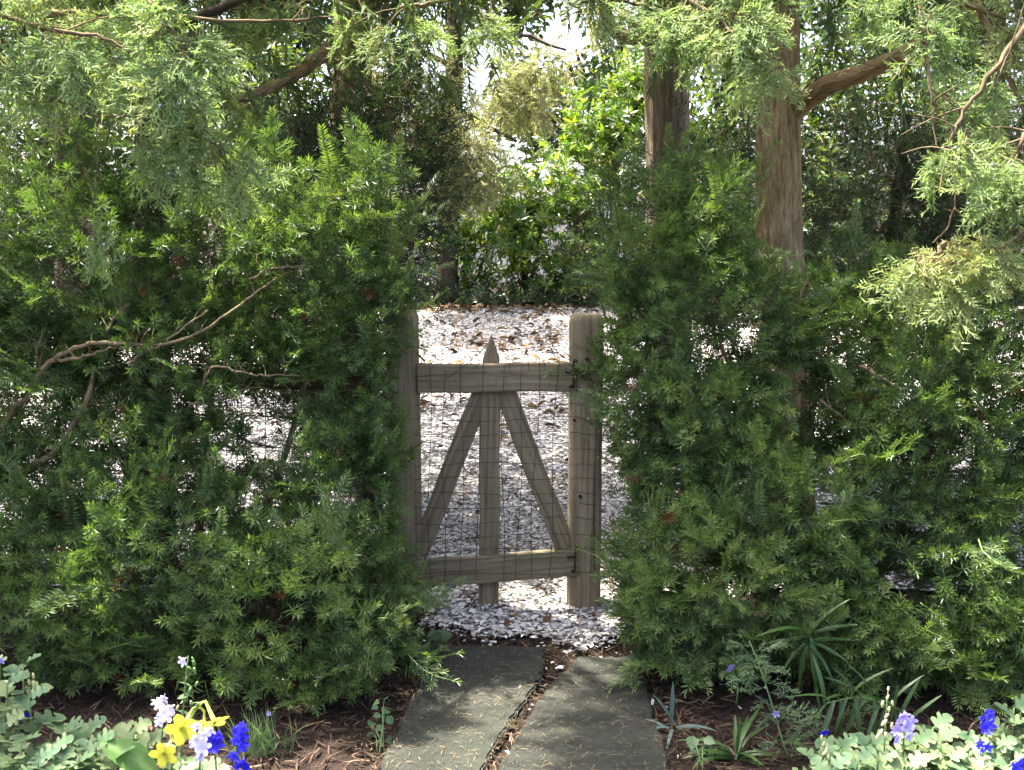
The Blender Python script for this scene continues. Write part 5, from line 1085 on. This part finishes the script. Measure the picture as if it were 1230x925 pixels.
for i, t in enumerate(np.linspace(0, 1, 9)):
    wv = math.sin(math.pi * min(1, t * .92 + .06)) ** .7 * .5
    for j, u in enumerate((-1, -.5, 0, .5, 1)): V.append((u * wv * .55, t, -.28 * t * t + .10 * abs(u) * wv + .012 * math.sin(t * 20 + u * 3)))
for i in range(8):
    for j in range(4): a = i * 5 + j; F += [[a, a + 1, a + 6], [a, a + 6, a + 5]]
pr.add(V, F, A([(1.0 if abs(v[0]) < 1e-6 else .5 if int(round(v[1] * 8)) % 2 else .3) for v in V])); BIG = pro_mesh('leaf', pr, [M['tobacco']], .6)
put('leaf', BIG, root, P(186, 930, 3.12), A([-.70, -.1, .72]), A([.3, -.45, .85]), .17)
put('leaf', BIG, root, P(205, 930, 3.14), A([.8, .2, .45]), A([-.3, -.5, .8]), .10)

# lilies and strap leaved plants at the foot of the right yew
def blade(seed, arch, w=.11):
    pr = Pro(); V, F = [], []
    for t in np.linspace(0, 1, 8):
        ww = w * (math.sin(math.pi * min(.999, .12 + .86 * t)) ** .6) * .5
        y, z = (t, -arch * t * t)
        for u in (-1, 0, 1): V.append((u * ww, y, z + .25 * abs(u) * ww))
    for i in range(7):
        for j in range(2): a = i * 3 + j; F += [[a, a + 1, a + 4], [a, a + 4, a + 3]]
    pr.add(V, F, .5); return pr
BLADE = {m: [pro_mesh('leaf', blade(0, a, w), [M[m]], t) for a, w, t in ((.25, .12, .3), (.55, .11, .7), (.9, .10, .9), (.1, .10, .5))] for m in ('lily', 'blue_leaf')}
def strap_plant(label, name, base, leaves, mat, group, stem=None, cat='plant'):
    """leaves: (px, py, Y, dx, dy, dz, length, variant)"""
    b = P(*base); b[2] = max(0.0, b[2]) if stem is None else 0.0
    root = empty(name, (float(b[0]), float(b[1]), 0.0)); tag(root, label, cat, group)
    if stem: stem_part(root, [A([b[0], b[1], 0])] + [P(*q) for q in stem], .005, .0035)
    for (px, py, Y, dx, dy, dz, L, v) in leaves: put('leaf', BLADE[mat][v], root, P(px, py, Y), A([dx, dy, dz], float), A([0, -.35, 1.]), L)
    return root
r = np.random.default_rng(3); wl_ = []
for k in range(13):
    a = k * 2 * math.pi / 13 + r.normal(0, .12); wl_.append((970 + r.uniform(-4, 4), 768 + r.uniform(-6, 6), 4.18, math.cos(a), -.35 + .25 * math.sin(a * 2), .75 * math.sin(a) + .15, r.uniform(.14, .20), int(r.integers(0, 3))))
strap_plant('lily with one star shaped whorl of leaves standing against the yew', 'lily', (985, 860, 4.25), wl_, 'lily', 'lilies under the right yew', [(978, 815, 4.2), (970, 768, 4.18)])
wl_ = []
for k in range(26):
    t = k / 25; px, py = 1090 - 100 * t, 862 - 22 * math.sin(t * 2.6) - 4; s = 1 if k % 2 else -1
    wl_.append((px, py, 4.0, -.35 + r.normal(0, .35), -.4 + r.normal(0, .3), s * .75 + r.normal(0, .15), r.uniform(.11, .17), int(r.integers(0, 3))))
wl_ += [(1080, 862, 3.98, .35, -.1, 1.0, .16, 3), (1088, 868, 3.98, .75, -.1, .8, .16, 3), (1070, 866, 3.97, .1, -.1, 1, .14, 3), (1095, 872, 3.98, .95, -.2, .2, .14, 1)]
strap_plant('lily leaning low with many narrow leaves behind the cream spike', 'lily', (1098, 905, 4.0), wl_, 'lily', 'lilies under the right yew', [(1075, 855, 4.0), (1035, 838, 4.0), (992, 845, 4.0)])
wl_ = []
for k in range(20):
    a = r.uniform(0, 6.28); wl_.append((882 + 6 * math.cos(a), 908 + r.uniform(-8, 6), 3.85 + r.normal(0, .02), math.cos(a) * .9, math.sin(a) * .5 - .2, r.uniform(.35, 1.0), r.uniform(.09, .165), int(r.integers(0, 3))))
wl_.append((885, 905, 3.8, .05, -.05, 1, .13, 3))
strap_plant('strap leaved clump between the path and the right bed', 'daylily', (882, 912, 3.9), wl_, 'lily', 'strap leaved clumps by the path')
wl_ = [(812, 872, 4.05, -.55, -.1, .95, .15, 3), (806, 870, 4.05, .02, -.1, 1, .16, 3), (805, 874, 4.05, -.9, -.3, .3, .13, 1), (812, 874, 4.05, .7, -.3, .4, .13, 1), (808, 876, 4.02, -.2, -.8, .3, .12, 1), (814, 876, 4.05, .9, .2, .3, .14, 2), (803, 876, 4.05, -.8, .3, .5, .12, 1)]
strap_plant('small blue green bladed plant touching the edge of the path', 'daylily', (808, 880, 4.1), wl_, 'blue_leaf', 'strap leaved clumps by the path')

# feathery annual, small herbs, ivy tuft, grass tuft
S_ = [P(946, 950, 3.85), P(940, 890, 3.85), P(926, 842, 3.9), P(912, 800, 3.95), P(900, 770, 4.0)]; S_[0][2] = 0
root = empty('feathery_plant', tuple(S_[0])); tag(root, 'lanky feathery plant with pale stem leaning against the right yew', 'plant'); stem_part(root, S_, .0035, .002, 'stem')
FE = [pro_mesh('frond', CEDAR[k], [M['fine'], M['fine']], .5) for k in range(3)]; C = catmull(S_, 40)
for k in range(26): put('frond', FE[k % 3], root, C[int(6 + 32 * k / 26)], A([math.cos(k * 2.4), -.4 + .4 * math.sin(k * 2.4), r.normal(.2, .35)]), A([0, -.4, 1.]), r.uniform(.35, .6))
for px, py in ((952, 870), (960, 878), (950, 885), (955, 862)): put('frond', FE[0], root, P(px - 8, py + 6, 3.85), A([.7, -.3, .4]), A([0, -.4, 1.]), .5)
put('flower', LARK['lav'][0], root, P(932, 857, 3.85), A([0, -1., 0]), A([0, 0, 1.]), .7)
for px, py in ((955, 845), (962, 850), (957, 902), (960, 912), (951, 908)): put('bud', GBUD, root, P(px, py, 3.85), A([.2, -.2, 1]), A([0, -1., 0]), .012)
RND = [pro_mesh('leaf', leaf_proto(.85, .25, 20 + k), [M['fine']], .3 + .3 * k) for k in range(2)]
DRK = [pro_mesh('leaf', leaf_proto(.95, .15, 30 + k), [M['yew_dark']], .3 + .5 * k) for k in range(2)]
def herb(label, name, spots, meshes, size, seed, base, group='small round leaved herbs'):
    q = np.random.default_rng(seed); b = G(*base); root = empty(name, tuple(b)); tag(root, label, 'plant', group)
    for k, (px, py, Y) in enumerate(spots):
        p = P(px, py, Y); 
        if k % 3 == 0: stem_part(root, [b + A([q.normal(0, .02), q.normal(0, .02), 0]), (b + p) / 2 + A([0, 0, .03]), p], .0022, .0014)
        put('leaf', meshes[k % len(meshes)], root, p, A([q.normal(0, .7), -.6 + q.normal(0, .3), q.normal(.1, .3)]), A([q.normal(0, .2), -.7, .8]), size * q.uniform(.75, 1.2))
herb('small round leaved herb left of the path by the flagstone edge', 'herb', [(455 + r.uniform(-11, 14), 840 + k * 5, 3.95 + .1 * r.uniform(0, 1)) for k in range(12)], RND, .04, 1, (458, 905))
herb('small round leaved herb at the bottom between path and strap leaves', 'herb', [(842 + r.uniform(-14, 16), 890 + r.uniform(0, 30), 3.85) for k in range(12)], RND, .05, 2, (842, 925))
herb('dark ivy tuft at the corner of the left flagstone', 'ivy_tuft', [(500 + r.uniform(-32, 36), 785 + r.uniform(-22, 22), 4.72 + .1 * r.uniform(-1, 1)) for k in range(34)], DRK, .085, 3, (500, 812), 'ivy tufts')
g = Geo(); c = G(312, 905); n = 90; rr = np.random.default_rng(8)
root = empty('grass_tuft', tuple(c)); tag(root, 'thin grassy tuft with one pale blue bloom left of the path', 'plant')
for k in range(n):
    a = c + A([rr.normal(0, .05), rr.normal(0, .03), 0]); tp = a + A([rr.normal(0, .05), rr.normal(0, .05), rr.uniform(.05, .2)])
    w = .002; g.add([a - A([w, 0, 0]), a + A([w, 0, 0]), (a + tp) / 2 + A([w * .8, 0, .01]), tp], np.array([[0, 1, 2], [0, 2, 3]]), 0, rr.uniform(0, 1))
o = g.build('blade', M['fine'], root); o.location = -c; o['kind'] = 'stuff'
stem_part(root, [c + A([.03, 0, 0]), P(322, 880, 3.95), P(323, 852, 3.95)], .0018, .0012)
put('flower', LARK['lav'][0], root, P(323, 857, 3.93), A([0, -1., .2]), A([0, 0, 1.]), .45)

tris = sum(len(o.data.loop_triangles) or sum(len(p.vertices) - 2 for p in o.data.polygons) if len(o.data.polygons) < 5000 else len(o.data.polygons) for o in scene.objects if o.type == 'MESH')
print('TRIANGLES about', tris, 'objects', len(scene.objects))
